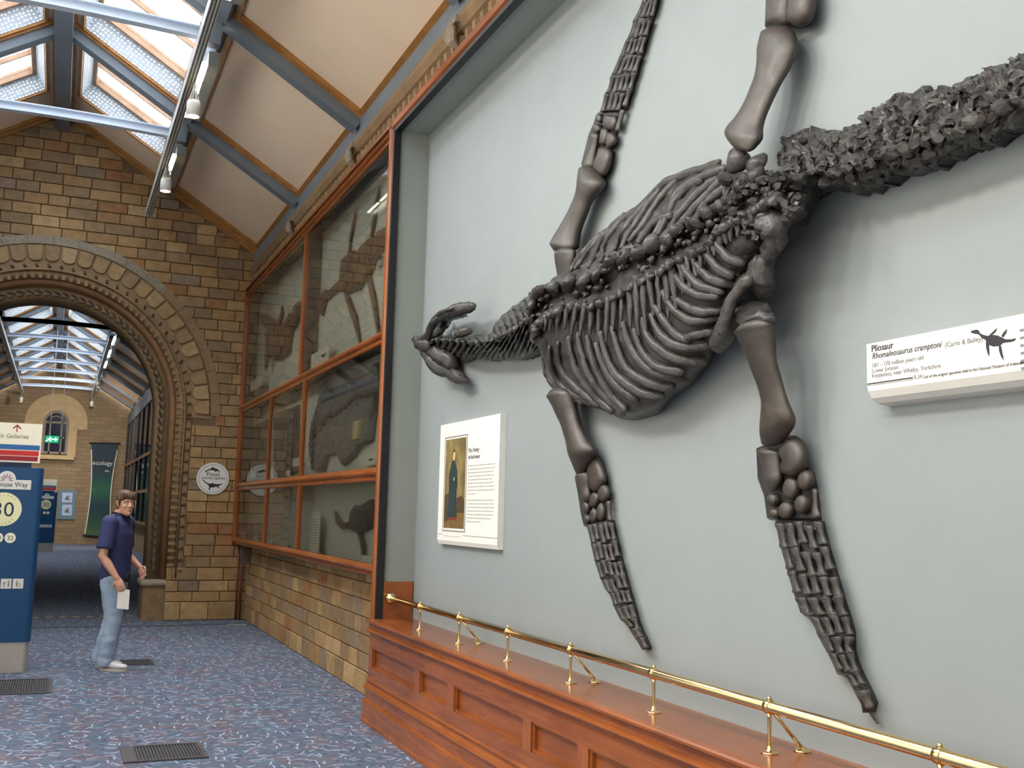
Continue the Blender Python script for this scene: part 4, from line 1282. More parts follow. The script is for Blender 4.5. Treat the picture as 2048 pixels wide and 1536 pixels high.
# --- fore paddle above
bone('humerus', [(a, b) for a, b in zip(z8([(243, 1000), (240, 1050), (230, 1110), (204, 1190), (170, 1270), (134, 1340), (98, 1405), (78, 1440)]), z8([(332, 1002), (371, 1075), (352, 1125), (303, 1190), (266, 1270), (236, 1340), (216, 1400), (206, 1465)]))], 0.09, 0.42, 'bone_smooth', 18, 22, 0.006, 5, (0.07, 0.12))
bone('radius', [(a, b) for a, b in zip(z8([(305, 798), (306, 860), (285, 920), (262, 982)]), z8([(347, 803), (335, 860), (326, 920), (320, 985)]))], 0.05, 0.5, 'bone_smooth', 14, 10)
disc('ulna', z8([(360, 868), (415, 882), (418, 945), (386, 1032), (352, 1034), (322, 985), (342, 930)]), 0.03, 0.045)
for p in ([(372, 758), (405, 768), (392, 850), (358, 850)], [(410, 780), (440, 790), (452, 830), (420, 873), (397, 858)], [(385, 680), (455, 690), (438, 768), (380, 745)]):
    disc('carpal', z8(p), 0.03, 0.035)
for cx, cy, rx, ry in ((340, 760, 22, 28), (354, 700, 17, 28)):
    oval('carpal', cx, cy, rx, ry, z8, 0.03, 0.035)
bone('metacarpal', [(a, b) for a, b in zip(z8([(474, 657), (466, 700), (455, 735), (446, 765)]), z8([(500, 655), (488, 700), (478, 735), (472, 770)]))], 0.04, 0.5, 'bone_smooth', 10, 8)
bed = z8([(262, 985), (330, 1010), (400, 980), (450, 830), (500, 655), (362, 665), (335, 740), (308, 800)])
MB().poly([W(x, y, 0.0) for x, y in bed], (-1, 0, 0), 0.03, 0.08).build('wrist_bed', M['bone_dark'], SK)
blade(z8([(358, 662), (384, 560), (402, 535), (424, 440), (436, 418), (470, 340), (484, 310), (500, 260), (516, 232), (535, 200), (556, 120), (572, 95), (600, 30), (626, -30), (655, -110)]),
      z8([(508, 650), (543, 535), (552, 500), (577, 420), (586, 385), (606, 320), (617, 275), (630, 230), (643, 185), (657, 140), (670, 95), (682, 60), (696, -10), (702, -60), (700, -110)]),
      [(0, .15), (.15, .29), (.29, .43), (.43, .57), (.57, .70), (.70, .84), (.84, 1.0)], [5, 5, 5, 5, 4, 4, 3], 0.045)

# --- hind limb above
fl = [(1527, 66), (1520, 100), (1519, 125), (1512, 155), (1500, 185), (1487, 214), (1472, 236), (1455, 257), (1455, 275), (1470, 294)]
frr = [(1586, 64), (1592, 90), (1578, 130), (1562, 158), (1551, 180), (1540, 206), (1530, 230), (1522, 255), (1520, 278), (1505, 300)]
bone('femur', list(zip(fl, frr)), 0.13, 0.42, 'bone_smooth', 20, 26, 0.006, 5, (0.10, 0.22))
disc('tibia', [(1536, 60), (1556, 52), (1577, 50), (1582, 10), (1580, -50), (1540, -50), (1538, 0)], 0.05, 0.06)
disc('fibula', [(1582, 48), (1602, 54), (1622, 36), (1628, 0), (1618, -50), (1588, -50), (1584, 0)], 0.05, 0.07)

# --- trunk: two flanks lofted between the backbone rows and the outlines
SL = [(1068, 662), (1082, 640), (1108, 622), (1152, 610), (1190, 614), (1228, 595), (1264, 575), (1296, 554), (1322, 540), (1352, 524), (1381, 510), (1410, 493), (1440, 463), (1480, 434), (1512, 417), (1550, 396)]
SU = [(1062, 610), (1085, 580), (1126, 566), (1178, 557), (1205, 534), (1228, 518), (1264, 510), (1307, 483), (1343, 475), (1360, 457), (1381, 452), (1401, 431), (1422, 424), (1454, 402), (1475, 387), (1492, 367), (1512, 350)]
OU = [(1130, 548), (1164, 502), (1199, 467), (1249, 429), (1293, 396), (1310, 373), (1352, 352), (1400, 332), (1434, 321), (1450, 335), (1462, 352), (1485, 345)]
OL = [(1078, 680), (1083, 715), (1091, 755), (1114, 776), (1143, 799), (1182, 814), (1205, 820), (1243, 838), (1272, 840), (1316, 828), (1343, 799), (1381, 773), (1416, 732), (1434, 696), (1452, 650), (1475, 600), (1500, 548), (1530, 500)]
def dlow(u): return 0.05 + 0.27 * math.sqrt(max(0.0, 1 - u ** 2.4))
def dup(u): return 0.10 + 0.20 * (1 - u ** 1.6)
NT_, NU = 60, 22
def flank(S, O, df, mat, name, amp, fq):
    rs = []; tab = []
    for i in range(NT_ + 1):
        s, o = pts_at(S, i / NT_), pts_at(O, i / NT_)
        row = []
        for j in range(NU + 1):
            u = j / NU
            x, y = s[0] + (o[0] - s[0]) * u, s[1] + (o[1] - s[1]) * u
            tab.append((x, y, df(u)))
            dsk = df(u) - 0.028
            row.append(rough(W(x, y, max(dsk, 0.0)), amp * (1 if u < .95 else .3), fq))
        e = W(*o, 0.0); e.x = XB - 0.0005
        row.append(e)
        rs.append(row)
    MB().rings(rs, False, False).build(name, M[mat], SK, True)
    return tab
TL = flank(SL, OL, dlow, 'bone_dark', 'lower_matrix', 0.012, 16)
TU = flank(SU, OU, dup, 'bone_dark', 'upper_matrix', 0.016, 22)
def look(tab, x, y):
    return min(tab, key=lambda p: (p[0] - x) ** 2 + (p[1] - y) ** 2)[2]
# trough of the backbone between the two rows
rs = []
for i in range(61):
    a, b = pts_at(SL, i / 60), pts_at(SU, i / 60)
    row = []
    for j in range(9):
        u = j / 8
        x, y = a[0] + (b[0] - a[0]) * u, a[1] + (b[1] - a[1]) * u
        dd_ = 0.315 - 0.065 * math.sin(math.pi * u) - 0.03 * u
        row.append(rough(W(x, y, dd_), 0.022, 16, 3))
    rs.append(row)
MB().rings(rs, False, False).build('backbone_bed', M['bone'], SK, True)

def rib(pts, tab, r0, r1, name='rib', off=0.0, n=16):
    P = catmull(pts, n); c = []; rad = []
    for i, (x, y) in enumerate(P):
        s = i / (n - 1)
        c.append(W(x, y, look(tab, x, y) + off - 0.012))
        rad.append((r0 + (r1 - r0) * s) * (0.85 + 0.2 * math.sin(math.pi * s)))
    # smooth the heights
    for _ in range(3):
        for i in range(1, n - 1):
            c[i] = (c[i - 1] + c[i] * 2 + c[i + 1]) / 4
    sd = rngs.uniform(0, 30)
    c = [rough(p, 0.006, 7, sd) for p in c]
    m = MB().tube(c, rad, 9, 0.8, (1, 0, 0), True, 0, True)
    crag(m, 0.005, 34, sd)
    return m.build(name, M['bone'], SK, True)
low = [z1([(1480, 985), (1530, 1050), (1585, 1095), (1640, 1110)]), z1([(1400, 1035), (1470, 1125), (1555, 1190), (1645, 1215)]), z1([(1320, 1095), (1385, 1185), (1480, 1240), (1610, 1262)]),
       z1([(1255, 1130), (1305, 1215), (1395, 1285), (1500, 1310)]), z1([(1180, 1180), (1255, 1275), (1360, 1335), (1470, 1345)]),
       z2([(1180, 160), (1285, 228), (1390, 252), (1512, 225)]), z2([(1110, 120), (1165, 220), (1265, 300), (1370, 318), (1500, 290)]),
       z2([(1060, 225), (1125, 320), (1190, 400), (1275, 445)]), z2([(1270, 440), (1340, 405), (1420, 385), (1480, 370)]), z2([(1030, 280), (1075, 385), (1145, 450), (1260, 492), (1405, 480)]),
       z2([(970, 310), (1005, 430), (1090, 510), (1215, 578), (1380, 592)]), z2([(920, 380), (955, 515), (1035, 605), (1130, 650), (1225, 655)]),
       z2([(845, 330), (868, 455), (920, 560), (1010, 650), (1140, 692), (1275, 712)]), z2([(765, 370), (808, 520), (860, 640), (950, 712), (1070, 768), (1165, 768)]),
       z2([(685, 400), (718, 555), (790, 680), (880, 760), (990, 822), (1100, 832)]), z2([(655, 480), (705, 635), (770, 730), (840, 800), (925, 852)]),
       z2([(595, 430), (635, 590), (690, 720), (770, 840), (855, 915)]), z2([(530, 410), (570, 600), (640, 730), (730, 840), (835, 945)]),
       z2([(470, 440), (500, 610), (570, 740), (660, 850), (760, 925)]), z2([(395, 470), (400, 600), (460, 720), (560, 810), (665, 885)]),
       z2([(335, 500), (350, 635), (400, 740), (500, 820), (620, 875)]), z2([(295, 560), (312, 680), (370, 760), (450, 805), (555, 858)])]
for k, p in enumerate(low):
    rib(p, TL, 0.020, 0.026 if k > 8 else 0.022)
up = [z1([(1490, 428), (1350, 478), (1220, 530), (1110, 572), (1040, 650), (960, 730), (880, 800)]), z1([(1530, 470), (1400, 510), (1290, 570), (1200, 640), (1150, 740), (1110, 830), (1050, 930)]),
      z1([(1360, 558), (1270, 602), (1180, 690), (1140, 790), (1085, 905)]), z1([(1470, 545), (1370, 610), (1270, 720), (1200, 810), (1150, 905)]),
      z1([(1505, 550), (1420, 640), (1320, 740), (1245, 830), (1200, 875)]), z1([(1535, 600), (1450, 660), (1380, 730), (1330, 800)]),
      z1([(1200, 550), (1100, 650), (1030, 760), (960, 865), (890, 960)]), z1([(1080, 612), (1005, 720), (935, 830), (870, 920), (830, 1000)]),
      z1([(1010, 690), (940, 770), (870, 840), (810, 920), (785, 1010)]), z1([(900, 760), (800, 850), (735, 930), (700, 1010), (690, 1090)]),
      z1([(850, 790), (745, 880), (675, 970), (640, 1060), (610, 1130)]), z1([(720, 900), (630, 990), (565, 1080), (520, 1150)]), z1([(1160, 790), (1060, 830), (990, 905), (950, 965)]),
      z1([(680, 925), (590, 1020), (520, 1100), (490, 1150)])]
for p in up:
    rib(p, TU, 0.023, 0.019)
# rib heads and short ridges running down from the lower row
for k in range(34):
    t = .01 + k / 34.5
    s, o = pts_at(SL, t), pts_at(OL, t)
    u1 = rngs.uniform(.26, .40) if t < .62 else rngs.uniform(.12, .22)
    P = [(s[0] + (o[0] - s[0]) * u + rngs.uniform(-2, 2) - 10 * u * (1 - t), s[1] + (o[1] - s[1]) * u) for u in (.0, u1 * .5, u1)]
    rib(P, TL, rngs.uniform(.016, .026), .010, 'rib_head', 0.004, 8)
# knobs of the two rows along the backbone, each with its rib head
def knob(x, y, d, r, name='vertebral_process', ax=(0, 1)):
    c = W(x, y, d); base = W(x + ax[0] * 6, y + ax[1] * 10, max(d - 0.12, 0.02))
    sd = rngs.uniform(0, 40)
    q = [base + (c - base) * f for f in (0, .3, .6, .85, 1)]
    m = MB().tube(q, [r * 1.1, r * .98, r * .94, r * .95, r * .62], 12, 0.75, (rngs.uniform(-1, 1), .3, 1), True, 0, False)
    crag(m, r * .46, .62 / r, sd); crag(m, r * .2, 2.1 / r, sd)
    return m.build(name, M['bone'], SK, not name.startswith('tail') and not name.startswith('sacral'))
for k in range(26):
    t = k / 25
    x, y = pts_at(SL, t)
    knob(x + rngs.uniform(-3, 3), y + rngs.uniform(-4, 2), 0.335, rngs.uniform(.026, .038), 'vertebral_process', (0.6, 1.6))
for k in range(18):
    t = k / 17
    x, y = pts_at(SU, t)
    knob(x + rngs.uniform(-3, 3), y + rngs.uniform(-5, 3), 0.305, rngs.uniform(.038, .055), 'vertebral_process', (0.8, 1.8))
for k in range(70):
    t = .03 + k / 74
    a, b = pts_at(SL, t), pts_at(SU, t)
    f = rngs.uniform(.15, .9)
    knob(a[0] + (b[0] - a[0]) * f, a[1] + (b[1] - a[1]) * f, 0.275 + rngs.uniform(-.02, .02), rngs.uniform(.012, .028), 'neural_spine', (0.4, 1.0))

def chunk(name, S, O, t0, t1, d0, dm, d1, mat, amp, fq, ni=4, nj=12, pinch=0.35, skew=0.0, scal=0.0):
    """a lumpy vertebra: slice t0..t1 of the strip between edges S and O"""
    rs = []; sd = rngs.uniform(0, 60)
    for i in range(ni + 1):
        s = i / ni; row = []
        for j in range(nj + 1):
            u = j / nj * (1 - scal * (1 - math.sin(math.pi * s) ** .6))
            t = t0 + (t1 - t0) * s + skew * (u - .5)
            a, b = pts_at(S, t), pts_at(O, t)
            x, y = a[0] + (b[0] - a[0]) * u, a[1] + (b[1] - a[1]) * u
            prof_ = d0 * (1 - u) + d1 * u + (dm - (d0 + d1) / 2) * math.sin(math.pi * u) ** 0.7
            e = (1 - pinch) + pinch * math.sin(math.pi * min(max(s, .08), .92)) ** 0.5
            row.append(rough(W(x, y, max(prof_ * e, 0.012)), amp, fq, sd))
        rs.append(row)
    # closed underside along the wall
    out = []
    for row in rs:
        bot = [Vector((XB - 0.0005, row[-1].y, row[-1].z)), Vector((XB - 0.0005, row[0].y, row[0].z))]
        out.append(row + bot)
    m = MB().rings(out)
    crag(m, amp * .3, fq * 3.3, sd)
    return m.build(name, M[mat], SK, not name.startswith('tail'))
# neck
NUe = z4([(300, 640), (400, 636), (560, 660), (820, 650), (1040, 650), (1110, 520), (1180, 430), (1300, 330), (1400, 262), (1520, 150), (1640, 60), (1760, 30), (1900, 90)])
NM = z4([(320, 720), (450, 690), (560, 712), (820, 722), (960, 735), (1110, 690), (1300, 600), (1420, 520), (1540, 430), (1660, 400), (1760, 370), (1860, 330), (1960, 260)])
NLe = z4([(330, 800), (440, 850), (640, 905), (720, 965), (830, 895), (960, 940), (1060, 945), (1180, 925), (1280, 930), (1400, 930), (1480, 915), (1560, 850), (1640, 740)])
nn = 22
for k in range(nn):
    t0, t1 = k / nn, (k + 1.12) / nn
    s = k / nn
    chunk('neck_vertebra', NM, NLe, t0, t1, 0.23 + .05 * s, 0.18 + .06 * s, 0.05, 'bone', 0.012, 26, 6, 14, 0.55, -0.02, 0.16)
    chunk('neck_process', NUe, NM, t0, t1, 0.05 + .06 * s, 0.15 + .05 * s, 0.225 + .05 * s, 'bone', 0.013, 24, 4, 12, 0.5, 0.02)
    if k > 0:
        x, y = pts_at(NM, t0 + .5 / nn)
        knob(x, y, 0.245 + .055 * s, rngs.uniform(.014, .024) * (1 + s * .5), 'neural_spine', (0.3, 0.5))
# girdle near the neck base
bone('scapula', list(zip(z1([(380, 1048), (384, 1110), (392, 1160), (398, 1215)]), z1([(510, 1030), (505, 1085), (490, 1140), (475, 1200)]))), 0.15, 0.3, 'bone_smooth', 14, 10)
bone('shoulder_knob', list(zip(z4([(1560, 540), (1540, 600), (1560, 700), (1640, 780)]), z4([(1700, 440), (1790, 540), (1830, 680), (1800, 790)]))), 0.22, 0.35, 'bone', 16, 16, 0.035, 14)
for k in range(22):
    x, y = z4([(rngs.uniform(1560, 1840), rngs.uniform(420, 800))])[0]
    knob(x, y, .24 + rngs.uniform(-.03, .03), rngs.uniform(.016, .03), 'girdle_lump', (0.3, 0.9))
bone('coracoid', list(zip(z4([(1630, 740), (1640, 800), (1660, 880)]), z4([(1780, 760), (1740, 820), (1720, 900)]))), 0.20, 0.4, 'bone', 10, 8, 0.01, 9)

# skull and jaws
def tubepx(name, pts, ds, rad, mat='bone', amp=0.012, fq=12, n=26, flat=0.85):
    P = catmull([(x, y, d, r) for (x, y), d, r in zip(pts, ds, rad)], n)
    c = [W(x, y, d) for x, y, d, r in P]; rr = [p[3] for p in P]
    sd = rngs.uniform(0, 40)
    m = MB().tube(c, rr, 12, flat, (1, 0, 0), True, 0, True)
    crag(m, amp, fq, sd); crag(m, amp * .45, fq * 3.7, sd + 9)
    return m.build(name, M[mat], SK, True)
tubepx('upper_jaw', z4([(240, 720), (330, 640), (365, 560), (430, 470), (520, 410), (640, 360), (740, 335), (860, 305)]), [.20, .22, .24, .25, .24, .22, .20, .17], [.042, .036, .032, .032, .036, .045, .050, .030])
tubepx('jaw_crest', z4([(330, 560), (400, 450), (470, 390), (600, 330), (680, 305)]), [.22, .25, .27, .26, .22], [.014, .017, .017, .017, .014], 'bone', .006, 20)
tubepx('snout', z4([(180, 700), (230, 745), (290, 770), (330, 760)]), [.18, .19, .2, .2], [.032, .052, .056, .045])
tubepx('lower_jaw', z4([(260, 790), (330, 880), (400, 980), (480, 1050), (560, 1085), (640, 1120), (700, 1150), (765, 1175)]), [.18, .17, .15, .13, .11, .10, .10, .09], [.040, .050, .058, .052, .042, .048, .052, .036])
tubepx('palate', z4([(330, 780), (430, 850), (520, 900), (600, 960), (640, 1010)]), [.16, .15, .13, .10, .07], [.05, .065, .075, .07, .04], 'bone', 0.02, 12)
tubepx('skull_roof', z4([(380, 650), (470, 600), (520, 540), (560, 500)]), [.14, .12, .09, .05], [.035, .03, .03, .025], 'bone', .012, 16)
tubepx('braincase', z4([(640, 650), (720, 620), (800, 605)]), [.20, .18, .15], [.03, .032, .026], 'bone', .014, 18)

for k in range(16):
    f = k / 15
    x, y = pts_at(z4([(420, 500), (520, 440), (640, 400), (760, 370)]), f)
    knob(x, y, .19, .010, 'tooth', (0.5, 0.9))
    x, y = pts_at(z4([(400, 930), (480, 1010), (600, 1070), (740, 1130)]), f)
    knob(x, y, .13, .010, 'tooth', (-0.4, -0.8))
# pelvis
tubepx('ilium', z1([(1860, 860), (1880, 960), (1850, 1050), (1790, 1120), (1730, 1190), (1690, 1235)]), [.29, .27, .25, .23, .22, .22], [.06, .05, .036, .032, .038, .034], 'bone', .02, 16)
tubepx('pubis_rod', z1([(1690, 1240), (1610, 1320), (1560, 1420), (1540, 1500), (1520, 1580), (1480, 1650)]), [.27, .28, .28, .27, .25, .24], [.034, .028, .030, .034, .040, .038], 'bone', .008, 12)
tubepx('ischium', z1([(1800, 1120), (1795, 1200), (1790, 1280)]), [.24, .22, .18], [.045, .062, .058], 'bone', .012, 12)
tubepx('pelvic_block', z1([(1850, 800), (1835, 840), (1850, 900)]), [.26, .28, .26], [.05, .065, .055], 'bone', .03, 16)
tubepx('pubis_plate', z2([(1690, 60), (1640, 140), (1590, 260), (1545, 380), (1500, 470)]), [.22, .22, .20, .18, .16], [.042, .05, .048, .055, .04], 'bone', .010, 12)
tubepx('sacral_mass', z1([(1600, 600), (1720, 640), (1800, 720), (1880, 760), (1960, 700), (2020, 560)]), [.14, .17, .17, .16, .14, .12], [.075, .09, .10, .11, .10, .10], 'bone_dark', .05, 10)
for (px_, py_), dk, r in ((z1([(1620, 410)])[0], .20, .062), (z1([(1755, 440)])[0], .19, .05)):
    sd = rngs.uniform(0, 40); c = W(px_, py_, dk)
    m = MB().sphere(c, r, 16, 10, .8, 1.05, .95); crag(m, .02, 12, sd)
    m.build('pelvic_boss', M['bone'], SK, True)
for k in range(150):
    x = rngs.uniform(1540, 2045); y = rngs.uniform(500, 940)
    if (x - 1540) + 1.3 * (900 - y) < 120 or y > 1130 - (x - 1540) * .9 + 60: continue
    px_, py_ = z1([(x, y)])[0]
    knob(px_, py_, 0.29 + rngs.uniform(-.04, .04), rngs.uniform(.018, .036), 'sacral_process', (0.5, 1.2))

# tail
TU_ = z3([(205, 1000), (215, 900), (280, 840), (400, 790), (480, 770), (560, 800), (680, 760), (800, 735), (880, 680), (980, 610), (1090, 545), (1220, 505), (1350, 500), (1450, 500), (1540, 450), (1640, 395), (1800, 320), (1900, 280), (2000, 250), (2048, 180), (2250, 60)])
TL_ = z3([(330, 1330), (400, 1300), (480, 1260), (560, 1215), (620, 1235), (760, 1242), (900, 1225), (1000, 1205), (1050, 1130), (1180, 1130), (1300, 1090), (1420, 1030), (1520, 980), (1600, 930), (1700, 920), (1820, 880), (1870, 810), (1960, 780), (2048, 750), (2150, 720), (2300, 690)])
TM_ = [((a[0] * .42 + b[0] * .58), (a[1] * .42 + b[1] * .58)) for a, b in zip(smooth_poly(TU_, 40), smooth_poly(TL_, 40))]
nt = 24
for k in range(nt):
    t0, t1 = k / nt, (k + 1.15) / nt
    s = k / nt
    h = 0.24 - 0.05 * s
    chunk('tail_vertebra', TM_, TL_, t0, t1, h, h * .82, 0.06, 'bone', 0.020, 15, 8, 22, 0.62, 0.015, 0.14)
    chunk('tail_process', TU_, TM_, t0, t1, 0.05, h * .72, h, 'bone', 0.032, 15, 8, 24, 0.35, -0.01)
    for q in range(2):
        u = (.15, .55)[q] + rngs.uniform(-.1, .1)
        a, b = pts_at(TM_, t0 + .5 / nt), pts_at(TL_, t0 + .5 / nt)
        knob(a[0] + (b[0] - a[0]) * u, a[1] + (b[1] - a[1]) * u, h * (1.0 - .22 * q), rngs.uniform(.022, .04), 'tail_knob', (0.2, 0.5))
    for q in range(1):
        u = rngs.uniform(.15, .95)
        a, b = pts_at(TU_, t0 + rngs.random() / nt), pts_at(TM_, t0 + .5 / nt)
        knob(a[0] + (b[0] - a[0]) * u, a[1] + (b[1] - a[1]) * u, (.06 + (h - .06) * u ** .6), rngs.uniform(.02, .038), 'tail_knob', (0.2, 0.4))

# ------------------------------------------------------------------ portrait board on the recess wall
RT, UPV = (0, -1, 0), (0, 0, 1)          # writing on the recess wall
pb = empty('portrait_board', (XB, 7.17, 1.43), 'white portrait board with a standing figure in a dark robe', 'information board')
X0 = 2.715; ya, yb, za, zb = 7.773, 6.559, 1.437, 2.353
MB().rings([[(XB, y, za), (X0 + .012, y, za), (X0, y, za + .03), (X0, y, zb), (XB, y, zb)] for y in (yb, ya)]).build('board', M['white'], pb)
def wpx(x, y, X=X0): return onX(x, y, X)
def yz(u, v): return (ya - (ya - yb) * u, zb - (zb - za) * v)     # fractions from top left
def rect(m, u0, u1, v0, v1, t0, t1):
    a = yz(u0, v0); b = yz(u1, v1)
    return m.box(X0 - t1, X0 - t0, min(a[0], b[0]), max(a[0], b[0]), min(a[1], b[1]), max(a[1], b[1]))
pu0, pu1, pv0, pv1 = 0.115, 0.475, 0.135, 0.865
m = MB()
for q in ((pu0 - .02, pu1 + .02, pv0 - .022, pv0 - .014), (pu0 - .02, pu1 + .02, pv1 + .018, pv1 + .026), (pu0 - .02, pu0 - .012, pv0 - .014, pv1 + .018), (pu1 + .012, pu1 + .02, pv0 - .014, pv1 + .018)):
    rect(m, *q, 0, .002)
m.build('picture_border', M['ink_grey'], pb)
t = NT('picture_sky_print')
c = t.ramp(t.noise(t.pos(1, 3, 2), 2.6, 4), [(0.3, rgb(96, 78, 48)), (0.5, rgb(126, 112, 70)), (0.72, rgb(158, 146, 96))])
M['pic_sky'] = t.out(c, 0.5)
M['pic_ground'] = plain('picture_ground_print', rgb(120, 96, 52), rgb(92, 76, 44), 9, 0.5)
M['pic_robe'] = plain('picture_robe_print', rgb(36, 50, 54), rgb(46, 62, 62), 8, 0.5)
M['pic_skin'] = plain('picture_skin_print', rgb(214, 178, 120), None, rough=0.5)
M['pic_brown'] = plain('picture_brown_print', rgb(72, 54, 36), rgb(96, 74, 46), 8, 0.5)
M['pic_red'] = plain('picture_red_print', rgb(120, 48, 36), None, rough=0.5)
rect(MB(), pu0, pu1, pv0, .70, 0, .0012).build('picture_sky', M['pic_sky'], pb)
rect(MB(), pu0, pu1, .70, pv1, 0, .0012).build('picture_ground', M['pic_ground'], pb)
def pic(name, pts, mat, t=.002):
    P = [Vector((X0 - .001, *yz(u, v))) for u, v in pts]
    return MB().poly(P, (-1, 0, 0), t).build(name, M[mat], pb)
pic('picture_hill', [(pu0, .60), (.20, .57), (.2, .80), (pu0, .82)], 'pic_brown', .0004)
pic('picture_hill', [(.34, .62), (.42, .60), (pu1, .64), (pu1, .74), (.33, .74)], 'pic_brown', .0004)
pic('picture_hem', [(.20, .78), (.36, .77), (.33, .80), (.22, .80)], 'pic_red', .0008)
pic('picture_robe', [(.235, .315), (.29, .315), (.335, .40), (.345, .52), (.33, .56), (.345, .77), (.18, .78), (.195, .56), (.19, .42)], 'pic_robe', .0012)
pic('picture_head', [(.245, .255), (.262, .235), (.285, .24), (.292, .275), (.28, .31), (.255, .31)], 'pic_skin', .0016)
pic('picture_bonnet', [(.238, .25), (.255, .222), (.285, .225), (.297, .25), (.28, .243), (.258, .245), (.248, .29)], 'pic_brown', .002)
pic('picture_hand', [(.275, .455), (.292, .452), (.29, .48), (.277, .48)], 'pic_skin', .0016)
o = yz(.515, .262); text('title_lettering', 'Mary Anning \u2013', .050, (X0 - .001, o[0], o[1]), RT, UPV, M['ink_grey'], pb, sx=.80)
o = yz(.515, .315); text('title_lettering', 'the fossil woman', .046, (X0 - .001, o[0], o[1]), RT, UPV, M['ink_grey'], pb, shear=.2, sx=.72)
rg = random.Random(4)
m = MB()
def para(v0, n, last):
    for k in range(n):
        v = v0 + .0275 * k
        u = .515; end = .955 - rg.uniform(0, .06) if k < n - 1 else last
        while u < end:
            w = rg.uniform(.02, .06)
            rect(m, u, min(u + w, end), v, v + .009, .0, .001)
            u += w + .009
para(.365, 9, .66); para(.635, 7, .74)
m.build('print_lines', M['ink_pale'], pb, kind='stuff')
m = MB(); rect(m, .0, .10, .915, .919, 0, .001); rect(m, .46, 1.0, .915, .919, 0, .001); m.build('rule_line', M['ink_grey'], pb)
m = MB(); rect(m, .11, .42, .928, .932, 0, .001); m.build('caption_line', M['ink_pale'], pb)

# ------------------------------------------------------------------ species label at the right
lb = empty('species_label', (XB, 2.4, 2.1), 'long white species label with a black swimming reptile outline', 'label board')
X0 = 2.66; ya, yb, zb, zm = 2.963, 1.35, 2.322, 2.168
MB().rings([[(XB, y, 2.322), (X0, y, 2.322), (X0, y, 2.172), (X0 + .004, y, 2.150), (X0 + .020, y, 2.125), (X0 + .045, y, 2.108), (XB, y, 2.100)] for y in (yb, ya)]).build('board', M['white'], lb)
def LP(px, py): return onX(px, py, X0 - .0006)
def zz(x, y): return (1700 + x / 5.885, 600 + y / 5.885)
def ltext(s, x, y, size, mat, **kw):
    p = LP(*zz(x, y)); return text('lettering', s, size, p, RT, UPV, M[mat], lb, **kw)
ltext('Pliosaur', 252, 612, .034, 'ink', bold=.0004)
ltext('Rhomaleosaurus cramptoni', 258, 697, .031, 'ink', shear=.25, sx=.945)
ltext('(Carte & Bailey)', 1118, 558, .024, 'ink_grey', sx=1.0)
ltext('187 \u2013 178 million years old', 258, 800, .0225, 'ink_grey', sx=1.0)
ltext('Lower Jurassic', 258, 860, .0225, 'ink_grey')
ltext('Kettleness, near Whitby, Yorkshire', 258, 920, .0225, 'ink_grey', sx=1.0)
ltext('R.34', 752, 932, .020, 'ink_grey')
ltext('Cast of the original specimen held in the National Museum of Ireland, Dublin', 852, 922, .0145, 'ink_grey', shear=.15, sx=.98)
def strip(x0, y0, x1, y1, h, mat, nm='rule_line'):
    a, b = LP(*zz(x0, y0)), LP(*zz(x1, y1))
    MB().box(X0 - .001, X0, min(a.y, b.y), max(a.y, b.y), (a.z + b.z) / 2 - h, (a.z + b.z) / 2 + h).build(nm, M[mat], lb)
strip(205, 990, 738, 915, .0022, 'ink'); strip(205, 1008, 738, 934, .0006, 'ink_grey')
a = LP(*zz(2008, 740))
MB().box(X0 - .001, X0, 1.6, a.y, a.z - .003, a.z + .003).build('rule_line', M['ink'], lb)
m = MB()
a = LP(*zz(1998, 360))
for k in range(6):
    u = a.y; end = 1.62 + rg.uniform(0, .05)
    while u > end:
        w = rg.uniform(.012, .035); m.box(X0 - .001, X0, u - w, u, a.z - .0235 * k - .004, a.z - .0235 * k + .004); u -= w + .007
m.build('print_lines', M['ink_grey'], lb, kind='stuff')
def ppoly(pts, name='reptile_outline'):
    P = [LP(*zz(x, y)) for x, y in pts]
    MB().poly(P, (-1, 0, 0), .001).build(name, M['ink'], lb)
ppoly([(1418, 372), (1440, 360), (1490, 348), (1515, 356), (1530, 390), (1570, 410), (1620, 422), (1680, 410), (1740, 418), (1785, 440), (1830, 462), (1900, 462), (1950, 450), (1950, 470), (1900, 492), (1840, 500), (1800, 505), (1775, 530), (1740, 542), (1690, 548), (1640, 530), (1610, 495), (1595, 470), (1550, 445), (1515, 402), (1490, 400), (1440, 390)])
ppoly([(1640, 415), (1680, 375), (1732, 330), (1718, 370), (1690, 400), (1660, 415)]); ppoly([(1780, 430), (1805, 385), (1850, 340), (1838, 390), (1805, 438)])
ppoly([(1600, 490), (1635, 520), (1640, 580), (1640, 668), (1618, 620), (1602, 550)]); ppoly([(1752, 535), (1780, 540), (1790, 600), (1812, 712), (1780, 670), (1756, 600)])

